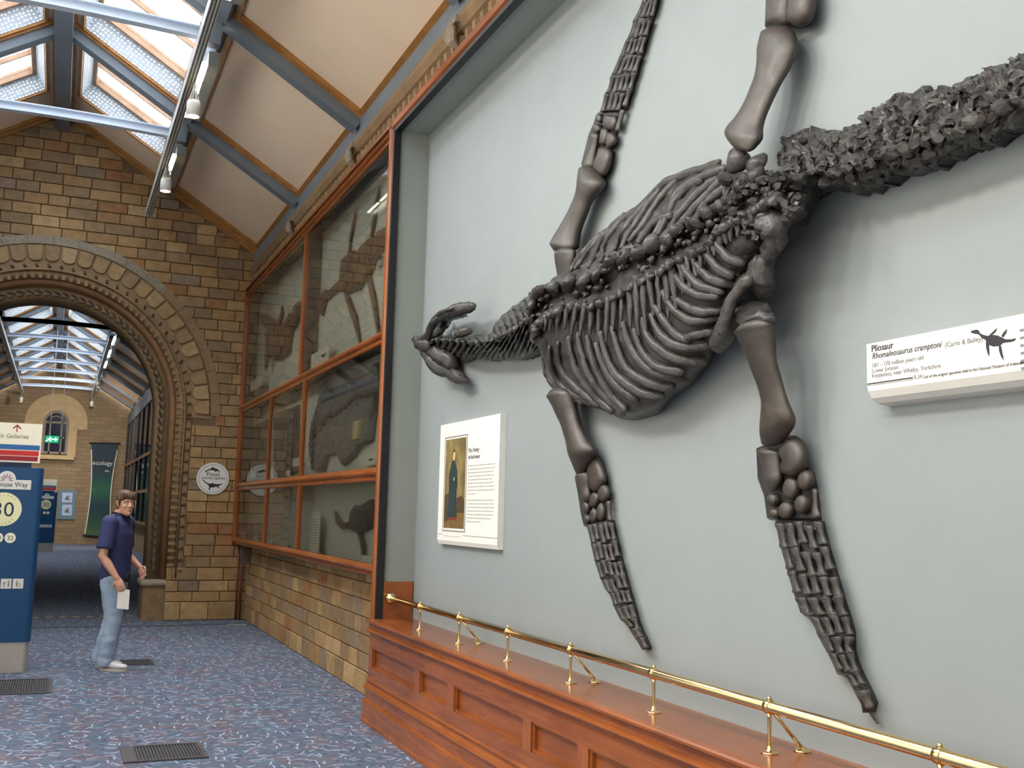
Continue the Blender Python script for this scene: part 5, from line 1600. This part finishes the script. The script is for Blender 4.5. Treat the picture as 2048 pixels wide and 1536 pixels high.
# ------------------------------------------------------------------ round sign on the arch wall
RX = (1, 0, 0)
rs_ = empty('round_sign', (2.13, YB, 2.10), 'round white sign with two black sea creatures on arch wall', 'sign')
c = onY(426, 957, YB - .04)
MB().cyl((c.x, YB, c.z), (0, -1, 0), .238, .035, 40).build('disc', M['white'], rs_)
MB().rings([[(c.x + r * math.cos(2 * math.pi * k / 40), y, c.z + r * math.sin(2 * math.pi * k / 40)) for k in range(40)] for r, y in ((.212, YB - .034), (.212, YB - .037), (.206, YB - .037), (.206, YB - .034))], True, False).build('ring_line', M['ink_grey'], rs_)
def rz(x, y): p = onY(380 + x / 10.24, 900 + y / 10.24, YB - .036); return p
def spoly(pts, nm): MB().poly([rz(x, y) for x, y in pts], (0, -1, 0), .001).build(nm, M['ink'], rs_)
spoly([(300, 420), (330, 425), (370, 400), (440, 370), (470, 345), (490, 370), (550, 385), (600, 420), (630, 445), (580, 435), (540, 432), (525, 460), (510, 430), (450, 410), (390, 412), (340, 440), (315, 480), (318, 445)], 'dolphin_shape')
spoly([(235, 590), (275, 610), (330, 660), (390, 690), (440, 690), (460, 665), (480, 690), (560, 700), (620, 695), (680, 685), (620, 720), (580, 740), (585, 760), (615, 790), (570, 775), (545, 745), (480, 765), (420, 765), (400, 825), (382, 810), (392, 760), (380, 720), (310, 670)], 'reptile_shape')
p = rz(475, 535); text('lettering', 'Fossil', .088, (p.x, YB - .036, p.z), RX, UPV, M['ink'], rs_, 'CENTER', sx=1.0)
p = rz(475, 596); text('lettering', 'marine reptiles', .058, (p.x, YB - .036, p.z), RX, UPV, M['ink'], rs_, 'CENTER', shear=.2, sx=1.0)

# ------------------------------------------------------------------ direction kiosks
def kiosk(Y, xr, label, full=True, width=.68):
    t = empty('direction_kiosk', (xr - width / 2, Y + .18, 0), label, 'sign')
    xl = xr - width; D = .34; xm = (xl + xr) / 2
    def rr(z, ins, r=.05):
        out = []
        for cx, cy, a0 in ((xr - ins - r, Y + ins + r, -90), (xr - ins - r, Y + D - ins - r, 0), (xl + ins + r, Y + D - ins - r, 90), (xl + ins + r, Y + ins + r, 180)):
            for k in range(5):
                a = math.radians(a0 + 22.5 * k); out.append((cx + r * math.cos(a), cy + r * math.sin(a), z))
        return out
    MB().rings([rr(.0, .012), rr(.30, .012)]).build('steel_foot', M['steel'], t)
    MB().rings([rr(.295, 0), rr(1.99, 0.0), rr(2.02, 0.0)]).build('blue_body', M['blue_sign'], t)
    MB().box(xl + .12, xr - .12, Y + .14, Y + .20, 2.02, 2.10).build('neck', M['blue_dark'], t)
    MB().box(xl + .03, xr - .045, Y + .13, Y + .19, 2.075, 2.475).build('header', M['cream_board'], t)
    yh = Y + .13
    for nm, mt, z0, z1_, i in (('blue_stripe', 'blue_bar', 2.205, 2.255, .055), ('red_stripe', 'red_bar', 2.145, 2.195, .06), ('dark_red_stripe', 'darkred_bar', 2.092, 2.138, .065)):
        MB().box(xl + .03, xr - i, yh - .002, yh, z0, z1_).build(nm, M[mt], t)
    MB().cyl((xm, Y, 1.60), (0, -1, 0), .167, .003, 36).build('number_disc', M['yellow'], t)
    text('number_lettering', '30', .205, (xm, Y - .003, 1.53), RX, UPV, M['blue_dark'], t, 'CENTER')
    for nm, x in (('60', xm - .03), ('32', xm + .083)):
        MB().cyl((x, Y, 1.318), (0, -1, 0), .051, .003, 24).build('small_disc', M['cream_board'], t)
        if full: text('number_lettering', nm, .062, (x, Y - .003, 1.297), RX, UPV, M['blue_dark'], t, 'CENTER')
    MB().box(xl + .05, xr - .105, Y - .003, Y, 1.80, 1.895).build('name_plate', M['white'], t)
    MB().cyl((xm + .01, Y, 1.90), (0, -1, 0), .082, .0025, 24).build('emblem_disc', M['white'], t)
    m = MB()
    for k in range(7):
        a = math.radians(90 + (k - 3) * 33)
        c0 = Vector((xm + .01, Y - .0035, 1.895)); dv = Vector((math.cos(a), 0, math.sin(a)))
        m.tube([c0 + dv * .018, c0 + dv * .042, c0 + dv * .058], [.0025, .006, .0025], 6, .2, (0, 1, 0))
    m.build('flower_emblem', plain('mauve_print', rgb(150, 90, 130), None, rough=.5), t)
    for k in range(4):
        x = xr - .152 - .108 * k
        MB().box(x - .048, x + .048, Y - .003, Y, .82, .916).build('pictogram_plate', M['white'], t)
        m = MB()
        if k % 3 == 0:
            m.cyl((x - .012, Y - .003, .89), (0, -1, 0), .008, .001, 10); m.box(x - .018, x - .006, Y - .004, Y - .003, .84, .88); m.rings([[(x + .006 + r * math.cos(2 * math.pi * j / 16), y, .853 + r * math.sin(2 * math.pi * j / 16)) for j in range(16)] for r, y in ((.018, Y - .003), (.018, Y - .004), (.013, Y - .004), (.013, Y - .003))], True, False)
        elif k % 3 == 1:
            m.box(x - .034, x + .002, Y - .004, Y - .003, .872, .880); m.box(x - .022, x - .014, Y - .004, Y - .003, .835, .872); m.cyl((x + .022, Y - .003, .892), (0, -1, 0), .008, .001, 10); m.box(x + .016, x + .028, Y - .004, Y - .003, .835, .88)
        else:
            m.cyl((x, Y - .003, .893), (0, -1, 0), .009, .001, 10); m.box(x - .008, x + .008, Y - .004, Y - .003, .835, .88)
        m.build('pictogram', M['ink_grey'], t)
    if full:
        text('name_lettering', 'Waterhouse Way', .066, (xr - .135, Y - .0035, 1.826), RX, UPV, M['blue_dark'], t, 'RIGHT', sx=.95)
        text('header_lettering', 'Earth Galleries', .062, (xr - .165, yh - .001, 2.32), RX, UPV, M['ink_grey'], t, 'RIGHT', sx=.95)
        m = MB(); x = xm + .06
        m.box(x - .005, x + .005, yh - .002, yh, 2.385, 2.452)
        for s in (1, -1):
            m.tube([(x, yh - .001, 2.455), (x + s * .036, yh - .001, 2.418)], .006, 4, .3, (0, 1, 0))
        m.build('arrow', M['darkred_bar'], t)
        for s, (a, b) in (('GALLERY', (1.0, 1)), ('GALLERY', (-1.0, -1))):
            for k, ch in enumerate(s):
                an = math.radians(90 - (k - 3) * 14) if b > 0 else math.radians(-90 + (k - 3) * 14)
                rad = .132 if b > 0 else .150
                c0 = Vector((xm + rad * math.cos(an), Y - .003, 1.60 + rad * math.sin(an)))
                r = Vector((math.sin(an), 0, -math.cos(an))) * b
                u = Vector((math.cos(an), 0, math.sin(an))) * b
                text('disc_lettering', ch, .028, c0, r, u, M['ink_grey'], t, 'CENTER')
        MB().box(xr - .40, xr - .30, Y + .008, Y + .014, .045, .085).build('slot', M['black'], t)
    return t
kiosk(11.7, -.158, 'large blue gallery kiosk with steel foot at the left edge')
kiosk(39.8, onY(111, 1040, 39.8).x, 'small blue gallery kiosk far away beyond the arch', False)

# ------------------------------------------------------------------ floor grilles
def grille(x0, x1, y0, y1, label, plate=0.0):
    t = empty('floor_grille', ((x0 + x1) / 2, (y0 + y1) / 2, 0), label, 'grille', None)
    g = M['grille']
    m = MB(); b = .03
    for q in ((x0, x1, y0, y0 + b), (x0, x1, y1 - b, y1), (x0, x0 + b + plate, y0 + b, y1 - b), (x1 - b, x1, y0 + b, y1 - b)):
        m.box(*q, 0, .012)
    m.build('frame', g, t)
    MB().box(x0 + b, x1 - b, y0 + b, y1 - b, 0, .002).build('pit', M['black'], t)
    m = MB(); x = x0 + b + plate + .008
    while x < x1 - b - .005:
        m.box(x, x + .010, y0 + b, y1 - b, .002, .010); x += .021
    m.build('slats', g, t, kind='stuff')
M['grille'] = plain('worn_iron', rgb(98, 98, 104), rgb(84, 84, 90), 20, 0.45, metal=.6)
grille(.51, 1.05, 7.5, 7.98, 'dark iron floor grille nearest the viewer in the carpet', .06)
grille(-.62, .07, 10.38, 11.22, 'iron floor grille in front of the blue kiosk')
grille(.70, 1.06, 11.95, 12.32, 'dark floor grille behind the standing man')

# ------------------------------------------------------------------ things on the end wall of the far hall
bn = empty('ecology_banner', onY(203, 980, YE - .12), 'tall dark green and blue banner on the end wall', 'banner')
t = NT('banner_print')
sp = t.n('ShaderNodeSeparateXYZ'); t.l(t.pos(), sp.inputs[0])
zz_ = t.math('DIVIDE', t.math('SUBTRACT', sp.outputs[2], 0.35), 3.8)
nz = t.noise(t.pos(2.2, 1, 1.2), 1.5, 3, .5, .6)
g = t.ramp(zz_, [(0, rgb(90, 130, 60)), (.2, rgb(24, 84, 60)), (.32, rgb(16, 50, 72)), (.5, rgb(30, 110, 70)), (.66, rgb(14, 62, 70)), (.75, rgb(14, 44, 60))])
M['banner'] = t.out(t.mix(t.math('MULTIPLY', nz, .75), g, rgb(12, 40, 56)), .6)
rs = []
for k in range(15):
    s = k / 14
    l = onY(183 - 13 * s + 6 * math.sin(math.pi * s) , 886 + 184 * s, YE - .12); r = onY(237 - 15 * s - 8 * math.sin(math.pi * s) ** 1, 887 + 187 * s, YE - .12)
    rs.append([(l.x, YE - .12, l.z), (r.x, YE - .12, r.z), (r.x, YE - .105, r.z), (l.x, YE - .105, l.z)])
MB().rings(rs).build('cloth', M['banner'], bn)
for k in (0, 1):
    P = [Vector(r[k]) + Vector(((-.012, .012)[k], 0, 0)) for r in rs[1:]]
    MB().tube(P, .022, 6).build('edge_piping', M['cream_board'], bn)
for r in (rs[0], rs[-1]):
    a, b = Vector(r[0]), Vector(r[1])
    MB().tube([a - (b - a) * .08, b + (b - a) * .08], .035, 8).build('rod', M['ink'], bn)
for u in (.25, .75):
    a, b = Vector(rs[0][0]), Vector(rs[0][1]); q = a + (b - a) * u
    MB().box(q.x - .02, q.x + .02, q.y, YE - .002, q.z - .02, q.z + .02).build('wall_bracket', M['ink'], bn)
p = onY(205, 930, YE - .125); text('lettering', 'ecology', .25, (p.x, YE - .122, p.z), RX, UPV, M['white'], bn, 'CENTER')
p = onY(214, 942, YE - .125); MB().box(p.x - .08, p.x + .08, YE - .124, YE - .12, p.z - .04, p.z + .03).build('small_print', M['ink_pale'], bn)

nb_ = empty('notice_board', onY(134, 1008, YE - .05), 'small pale blue notice board on the end wall', 'board')
a, b = onY(118, 979, YE), onY(149, 1039, YE)
MB().box(a.x, b.x, YE - .06, YE, b.z, a.z).build('frame', plain('teal_frame', rgb(108, 134, 148), None, rough=.5), nb_)
M['pale_blue'] = plain('pale_blue_paper', rgb(186, 206, 232), None, rough=.5)
for q in ((125, 985, 144, 1005), (125, 1009, 143, 1031)):
    c, d = onY(q[0], q[1], YE), onY(q[2], q[3], YE)
    MB().box(c.x, d.x, YE - .064, YE - .06, d.z, c.z).build('sheet', M['pale_blue'], nb_)
    MB().poly([Vector(((c.x + d.x) / 2 + u, YE - .064, (c.z + d.z) / 2 + v)) for u, v in ((-.1, -.1), (.12, -.12), (.05, 0), (.1, .1), (-.05, .04))], (0, -1, 0), .002).build('print', M['ink_grey'], nb_)

# arched window of the end wall
wn = tag(bpy.data.objects.new('window_99', None), 'arched window with dark panes high on the end wall', None, None, 'structure')
col.objects.link(wn); WL[wn.name] = Vector((0, 0, 0))
wc = onY(110, 850, YE); x0, x1 = onY(85, 880, YE).x, onY(135, 880, YE).x
zb_ = onY(110, 908, YE).z; zs_ = onY(110, 845, YE).z; R = (x1 - x0) / 2; xm = (x0 + x1) / 2
def arch_ring(r0, r1, y0, y1, zlow):
    m = MB(); rs = []
    prs = ((r0, y1), (r0, y0), (r1, y0), (r1, y1))
    st = [(1, 0, zlow - zs_)] + [(math.cos(math.pi * k / 16), math.sin(math.pi * k / 16), 0) for k in range(17)] + [(-1, 0, zlow - zs_)]
    for cx, sz, dz in st:
        rs.append([(xm + r * cx, y, zs_ + r * sz + dz) for r, y in prs])
    return m.rings(rs)
arch_ring(R + .02, R + .34, YE - .10, YE, zb_ - .1).build('stone_surround', M['pale_stone'], wn)
arch_ring(R + .34, R + .72, YE - .05, YE, zs_ - .25).build('stone_hood', M['pale_stone'], wn)
arch_ring(R - .08, R + .02, YE - .07, YE, zb_).build('frame', M['stone_grey'], wn)
arch_ring(R * .52, R * .60, YE - .06, YE, zs_).build('inner_frame', M['stone_grey'], wn)
MB().rings([[(xm + R * math.cos(math.pi * k / 16), y, zs_ + R * math.sin(math.pi * k / 16)) for k in range(17)] + [(xm - R, y, zb_), (xm + R, y, zb_)] for y in (YE - .03, YE)]).build('pane', M['dark_glass'], wn)
m = MB()
m.box(x0, x1, YE - .06, YE - .02, zs_ - .04, zs_ + .04); m.box(x0, x1, YE - .06, YE - .02, zb_, zb_ + .09); m.box(x0 + .3 * R * 2 * .5, x1 - .3 * R, YE - .06, YE - .02, (zs_ + zb_) / 2, (zs_ + zb_) / 2 + .06)
for u in (.27, .73):
    x = x0 + (x1 - x0) * u; m.box(x - .03, x + .03, YE - .06, YE - .02, zb_, zs_ + R * .75)
m.build('glazing_bar', M['stone_grey'], wn)
MB().box(x0 - .3, x1 + .3, YE - .14, YE, zb_ - .22, zb_ - .05).build('sill', M['pale_stone'], wn)

# hanging exit sign
YX = 36.0
a, b = onY(91, 871, YX), onY(117, 886, YX)
ex = empty('exit_sign', ((a.x + b.x) / 2, YX, b.z), 'green lit exit sign hanging on two wires in the far hall', 'sign')
MB().box(a.x, b.x, YX, YX + .06, b.z, a.z).build('lit_panel', M['exit_green'], ex)
w_, h_ = b.x - a.x, a.z - b.z
m = MB()
cx = a.x + w_ * .3; cz = b.z + h_ * .5
m.cyl((cx + .03, YX, cz + h_ * .28), (0, -1, 0), h_ * .1, .004, 10)
m.tube([(cx + .02, YX - .002, cz + h_ * .15), (cx, YX - .002, cz - h_ * .05), (cx + .05, YX - .002, cz - h_ * .2), (cx + .03, YX - .002, cz - h_ * .38)], .018, 6, .3, (0, 1, 0))
m.tube([(cx, YX - .002, cz - h_ * .05), (cx - .06, YX - .002, cz - h_ * .25), (cx - .11, YX - .002, cz - h_ * .28)], .016, 6, .3, (0, 1, 0))
m.tube([(cx - .07, YX - .002, cz + h_ * .02), (cx + .01, YX - .002, cz + h_ * .12), (cx + .09, YX - .002, cz)], .014, 6, .3, (0, 1, 0))
m.build('running_figure', M['exit_white'], ex)
m = MB(); cx = a.x + w_ * .72
m.box(cx - .10, cx + .02, YX - .004, YX, cz - .02, cz + .02); m.hexa([(cx + q, y, cz + z) for q, z1_ in ((0, .07), (.09, .005)) for y in (YX - .004, YX) for z in (-z1_, z1_)])
m.build('arrow', M['exit_white'], ex)
for x in (a.x + .12, b.x + .05):
    MB().tube([(x, YX + .03, a.z), (x, YX + .03, 7.1)], .008, 5).build('wire', M['tie'], ex)

# glass cases along the right wall of the far hall
fc = empty('far_display_case', (2.5, 32, 1.0), 'row of dark glass cases along the right wall of the far hall', 'display case')
MB().box(2.52, 2.70, 18.0, YE - .1, 1.1, 4.95).build('case_back', M['case_side'], fc)
MB().box(2.45, 2.70, 18.0, YE - .1, 4.95, 5.4).build('head_board', M['bluegrey'], fc)
for z in (1.05, 2.05, 3.2):
    MB().box(2.43, 2.56, 18.0, YE - .1, z, z + .10).build('rail', M['wood_y'], fc)
y = 18.0
while y < YE - 0.3:
    MB().box(2.44, 2.56, y, y + .07, 1.1, 4.95).build('mullion', M['ink'], fc); y += 2.2
MB().box(2.48, 2.486, 18.0, YE - .1, 1.15, 4.95).build('pane', M['glass'], fc)

# ------------------------------------------------------------------ the man in the hall
PX, PY = 0.60, 11.74
FW = Vector((0.90, -0.43, 0)).normalized()       # way the body faces
LF = Vector((0, 0, 1)).cross(FW)                 # his left
def B(f, l, z):
    return Vector((PX, PY, 0)) + FW * f + LF * l + Vector((0, 0, z))
man = empty('person', (PX, PY, 0), 'man in a navy polo shirt and faded jeans looking toward the viewer', 'person')
M['skin'] = plain('skin', rgb(206, 158, 134), rgb(196, 144, 120), 14, 0.5)
M['shirt'] = plain('navy_pique_cotton', rgb(38, 44, 88), rgb(46, 52, 98), 10, 0.8, bump=0.2, bscale=120)
M['denim'] = plain('faded_denim', rgb(128, 150, 178), rgb(164, 184, 206), 5, 0.85, bump=0.3, bscale=160)
M['shoe'] = plain('white_shoe_leather', rgb(228, 230, 234), rgb(206, 208, 216), 12, 0.5)
M['sole'] = plain('shoe_sole', rgb(186, 184, 180), None, rough=.7)
M['hair'] = plain('brown_hair', rgb(96, 70, 50), rgb(66, 48, 36), 60, 0.55, bump=.7, bscale=120, stretch=(1, 1, .3))
M['eye_white'] = plain('eye_white', rgb(232, 228, 222), None, rough=.3)
M['eye_dark'] = plain('eye_iris', rgb(50, 40, 34), None, rough=.2)
M['lips'] = plain('lips', rgb(172, 104, 96), None, rough=.45)

def remesh(m, name, mat, voxel, parent, smooth_it=4):
    o = m.build(name, mat, parent, True)
    md = o.modifiers.new('r', 'REMESH'); md.mode = 'VOXEL'; md.voxel_size = voxel
    s = o.modifiers.new('s', 'SMOOTH'); s.iterations = smooth_it; s.factor = 0.5
    dg = bpy.context.evaluated_depsgraph_get()
    me = bpy.data.meshes.new_from_object(o.evaluated_get(dg))
    o.modifiers.clear()
    o.data = me
    me.polygons.foreach_set('use_smooth', [True] * len(me.polygons))
    return o
def loft(m, st, n=20, fr=None):
    """st: (centre, half width along LF, half depth along FW[, power])"""
    rs = []
    for c, a, b in st:
        rs.append([c + LF * (a * math.cos(2 * math.pi * k / n)) + FW * (b * math.sin(2 * math.pi * k / n)) for k in range(n)])
    return m.rings(rs)
# joints
pel = B(-.015, 0, .93)
hipR, hipL = B(0, -.095, .90), B(-.02, .095, .90)
kneR, kneL = B(.055, -.10, .50), B(-.045, .10, .49)
ankR, ankL = B(.0, -.10, .09), B(-.14, .10, .10)
shR, shL = B(-.02, -.190, 1.475), B(.0, .190, 1.475)
elR, elL = B(-.035, -.265, 1.15), B(-.02, .26, 1.16)
wrR, wrL = B(.12, -.25, .935), B(.165, .20, 1.03)
# head frame, turned to the viewer
HD = (Vector((0.06, 0, 1.70)) - Vector((PX, PY, 1.70)) + Vector((0, 0, 0)))
HF = (Vector((0.10, -1, 0.02)) * 1.0 + FW * 0.55); HF.z = 0; HF.normalize()
HL = Vector((0, 0, 1)).cross(HF)
HC = B(.05, 0, 1.688)
def H(f, l, z): return HC + HF * f + HL * l + Vector((0, 0, z))
body = MB()
loft(body, [(B(-.015, 0, .86), .14, .105), (B(-.012, 0, .95), .158, .112), (B(-.005, 0, 1.08), .148, .105), (B(0, 0, 1.22), .165, .118), (B(-.005, 0, 1.36), .180, .120), (B(-.012, 0, 1.46), .170, .100), (B(-.015, 0, 1.53), .10, .078), (B(-.005, 0, 1.565), .066, .066), (B(.015, 0, 1.62), .060, .062)])
for h, k, a in ((hipR, kneR, ankR), (hipL, kneL, ankL)):
    body.tube([h, (h + k) / 2, k, k * .6 + a * .4, a], [.082, .078, .060, .058, .040], 14, 1, None, True, 0, True)
    body.tube([a + Vector((0, 0, -.03)) - FW * .03, a + Vector((0, 0, -.045)) + FW * .08, a + Vector((0, 0, -.055)) + FW * .15], [.042, .040, .028], 12, .8, None, True, 0, True)
for s, e, w in ((shR, elR, wrR), (shL, elL, wrL)):
    body.tube([s, s * .5 + e * .5, e, e * .65 + w * .35, w], [.062, .053, .044, .045, .029], 14, 1, None, True, 0, True)
def hand(w, dirv, palmn, m, curl):
    """palm and five bent fingers; dirv toward the fingertips, palmn out of the palm"""
    d = dirv.normalized(); pn = (palmn - d * palmn.dot(d)).normalized(); sd = d.cross(pn)
    m.rings([[w + d * t + sd * (a * math.cos(2 * math.pi * k / 12)) + pn * (b * math.sin(2 * math.pi * k / 12)) for k in range(12)] for t, a, b in ((-.02, .027, .022), (.01, .032, .018), (.05, .042, .018), (.085, .042, .016), (.098, .036, .012))])
    for i, (o, L) in enumerate(((-.032, .060), (-.011, .072), (.011, .076), (.031, .066))):
        p = w + d * .085 + sd * o; a = 0; pts = [p - d * .02]; 
        for q in (.42, .32, .26):
            pts.append(p); p = p + (d * math.cos(a) + pn * math.sin(a)) * L * q; a += curl
        pts.append(p)
        m.tube(pts, [.0095, .0098, .0092, .0086, .0072], 8, 1, None, True, 0, True)
    p = w + d * .02 - sd * .030
    m.tube([p, p - sd * .028 + d * .022 + pn * .01, p - sd * .034 + d * .052 + pn * .022, p - sd * .026 + d * .078 + pn * .03], [.013, .0125, .0105, .0085], 8, 1, None, True, 0, True)
hand(wrR, B(.19, -.25, .80) - wrR, LF - FW * .3, body, .45)
hand(wrL, B(.23, .17, .93) - wrL, -LF - FW * .2, body, .5)
# head
hs = []
for z, fwd, w, dp in ((-.125, .055, .028, .030), (-.112, .045, .045, .050), (-.085, .025, .058, .072), (-.05, .012, .066, .086), (-.01, .006, .071, .094), (.03, .0, .076, .099), (.065, -.006, .076, .097), (.095, -.012, .067, .085), (.115, -.016, .048, .060), (.125, -.018, .022, .028)):
    hs.append([H(fwd + dp * math.sin(2 * math.pi * k / 24) * (1.0 if math.sin(2 * math.pi * k / 24) > 0 else .95), w * math.cos(2 * math.pi * k / 24), z) for k in range(24)])
body.rings(hs)
body.tube([H(.088, 0, .02), H(.103, 0, -.01), H(.112, 0, -.030), H(.100, 0, -.040)], [.009, .011, .015, .009], 8, 1, None, True, 0, True)
for s in (1, -1):
    body.sphere(H(.098, s * .014, -.034), .010, 8, 6)
    body.tube([H(.09, s * .016, .022), H(.093, s * .035, .026), H(.08, s * .055, .018)], [.009, .010, .008], 8, 1, None, True, 0, True)
    body.tube([H(-.005, s * .072, .02), H(-.014, s * .083, .024), H(-.02, s * .084, .0), H(-.008, s * .076, -.03)], [.010, .013, .013, .009], 8, 1, None, True, 0, True)
    body.sphere(H(.065, s * .038, -.03), .026, 10, 8)
body.tube([H(.088, -.02, -.070), H(.100, 0, -.068), H(.088, .02, -.070)], [.006, .009, .006], 8, 1, None, True, 0, True)
body.sphere(H(.085, 0, -.105), .020, 10, 8)
body.tube([B(.0, 0, 1.54), H(-.01, 0, -.08)], [.062, .060], 14)
remesh(body, 'body', M['skin'], .006, man, 3)
for s in (1, -1):
    e = MB().sphere(H(.0860, s * .033, .001), .0095, 12, 8).build('eye', M['eye_white'], man, True)
    MB().sphere(H(.0925, s * .033 + .001, .001), .0050, 10, 6).build('iris', M['eye_dark'], e, True)
    MB().tube([H(.098, s * .016, .021), H(.099, s * .033, .026), H(.088, s * .052, .020)], .0042, 6).build('eyebrow', M['hair'], man, True)
MB().tube([H(.095, -.022, -.070), H(.1065, 0, -.069), H(.095, .022, -.070)], [.003, .0055, .003], 8, 1, None, True, 0, True).build('lips', M['lips'], man, True)
# hair
m = MB(); hs = []
for z, fwd, w, dp in ((-.05, -.04, .060, .060), (-.02, -.03, .074, .080), (.02, -.018, .083, .098), (.05, -.008, .087, .112), (.085, -.006, .084, .108), (.115, -.012, .068, .088), (.135, -.016, .042, .056), (.142, -.018, .015, .02)):
    hs.append([rough(H(fwd + dp * math.sin(2 * math.pi * k / 28), w * math.cos(2 * math.pi * k / 28), z), .010, 28) for k in range(28)])
m.rings(hs)
for k in range(11):
    l = -.065 + .013 * k
    m.tube([H(.07, l, .10), H(.105 - abs(l) * .4, l * 1.08 + .006, .072), H(.104 - abs(l) * .5, l * 1.12 + .012, .040 + abs(l - .01) * .05)], [.016, .013, .006], 7, 1, None, True, 0, True)
for s in (1, -1):
    m.tube([H(.02, s * .078, .05), H(.022, s * .078, .01), H(.016, s * .076, -.022)], [.016, .013, .007], 7, 1, None, True, 0, True)
m.build('hair', M['hair'], man, True)
# polo shirt
m = MB()
loft(m, [(B(-.012, 0, .915), .200, .150), (B(-.010, 0, .97), .194, .146), (B(-.003, 0, 1.09), .176, .138), (B(.002, 0, 1.22), .186, .142), (B(-.002, 0, 1.37), .205, .142), (B(-.010, 0, 1.465), .200, .124), (B(-.014, 0, 1.515), .155, .104), (B(-.010, 0, 1.55), .100, .088), (B(-.006, 0, 1.565), .080, .078)])
for s, e in ((shR, elR), (shL, elL)):
    q = s * .22 + e * .78
    m.sphere(s - (e - s) * .02, .088, 16, 10)
    m.tube([s, s * .6 + e * .4, q], [.086, .083, .086], 16)
sh = remesh(m, 'polo_shirt', M['shirt'], .010, man, 4)
for v in sh.data.vertices:
    c = v.co
    k = noise.noise(Vector((c.x * 7 + 3, c.y * 7, c.z * 4)))
    v.co = c + v.normal * (k * .008)
m = MB()
for s in (1, -1):
    m.rings([[B(-.07, s * .02, 1.60), B(-.080, s * .02, 1.57), B(-.09, s * .02, 1.555)], [B(.0, s * .072, 1.595), B(.0, s * .088, 1.56), B(.0, s * .098, 1.545)], [B(.075, s * .045, 1.57), B(.092, s * .055, 1.535), B(.100, s * .062, 1.52)], [B(.085, s * .01, 1.545), B(.105, s * .03, 1.51), B(.110, s * .034, 1.50)]], True)
m.build('collar', plain('dark_navy_collar', rgb(26, 30, 62), None, rough=.8), sh, True)
# jeans
m = MB()
loft(m, [(B(-.02, 0, .84), .162, .130), (B(-.015, 0, .90), .166, .130), (B(-.012, 0, .96), .160, .122)])
for h, k, a, f in ((hipR, kneR, ankR, 1), (hipL, kneL, ankL, 1)):
    m.sphere(h, .112, 16, 10)
    m.tube([h + Vector((0, 0, .0)), h * .6 + k * .4, k, k * .55 + a * .45, a + Vector((0, 0, .03)), a + Vector((0, 0, -.045)) - FW * .01], [.112, .108, .090, .084, .084, .080], 18, 1, None, True)
jn = remesh(m, 'jeans', M['denim'], .010, man, 4)
for v in jn.data.vertices:
    c = v.co; z = c.z
    amp = .012 if z < .35 else .006
    k = noise.noise(Vector((c.x * 9, c.y * 9, z * 16 + 7)))
    v.co = c + v.normal * (k * amp)
for a, nm in ((ankR, 0), (ankL, 1)):
    gz = 0.0
    c = Vector((a.x, a.y, 0)) + FW * .03
    m = MB(); rs = []
    for t, w, h in ((-.085, .030, .070), (-.06, .042, .085), (0, .046, .092), (.06, .048, .075), (.12, .050, .056), (.17, .044, .046), (.195, .022, .034)):
        ring = []
        for k in range(16):
            an = 2 * math.pi * k / 16
            ring.append(c + FW * t + LF * (w * math.cos(an)) + Vector((0, 0, .022 + max(0, h * .5 + h * .5 * math.sin(an)))))
        rs.append(ring)
    sh_ = m.rings(rs).build('shoe', M['shoe'], man, True)
    m = MB(); rs = []
    for z in (0, .026):
        rs.append([c + FW * (.055 + .145 * math.cos(2 * math.pi * k / 20)) + LF * (.053 * math.sin(2 * math.pi * k / 20)) + Vector((0, 0, z)) for k in range(20)])
    m.rings(rs).build('sole', M['sole'], sh_)
    m = MB()
    for k in range(4):
        t = .045 + .022 * k
        m.tube([c + FW * t + LF * -.022 + Vector((0, 0, .098 - .011 * k)), c + FW * (t + .004) + LF * .022 + Vector((0, 0, .098 - .011 * k))], .004, 6)
    m.build('laces', M['sole'], sh_, True)
m = MB(); b0 = B(.135, -.02, .93)
loft(m, [(b0 + Vector((0, 0, -.045)), .035, .022), (b0 + Vector((0, 0, -.04)), .042, .028), (b0 + Vector((0, 0, .04)), .042, .028), (b0 + Vector((0, 0, .045)), .036, .022)])
m.build('belt_pouch', M['black'], man, True)
# the leaflet in his right hand
hp = B(.195, -.235, .80)
n_ = (LF - FW * .2).normalized(); u_ = Vector((0, 0, 1)); r_ = u_.cross(n_).normalized()
P = []
for w, z in ((-.055, .02), (.06, .035), (.06, -.165), (-.055, -.175)):
    P.append(hp + r_ * w + u_ * z)
o = MB().poly(P, n_, .006).build('leaflet', M['white'])
tag(o, 'white folded leaflet held in the right hand of the man', 'leaflet')
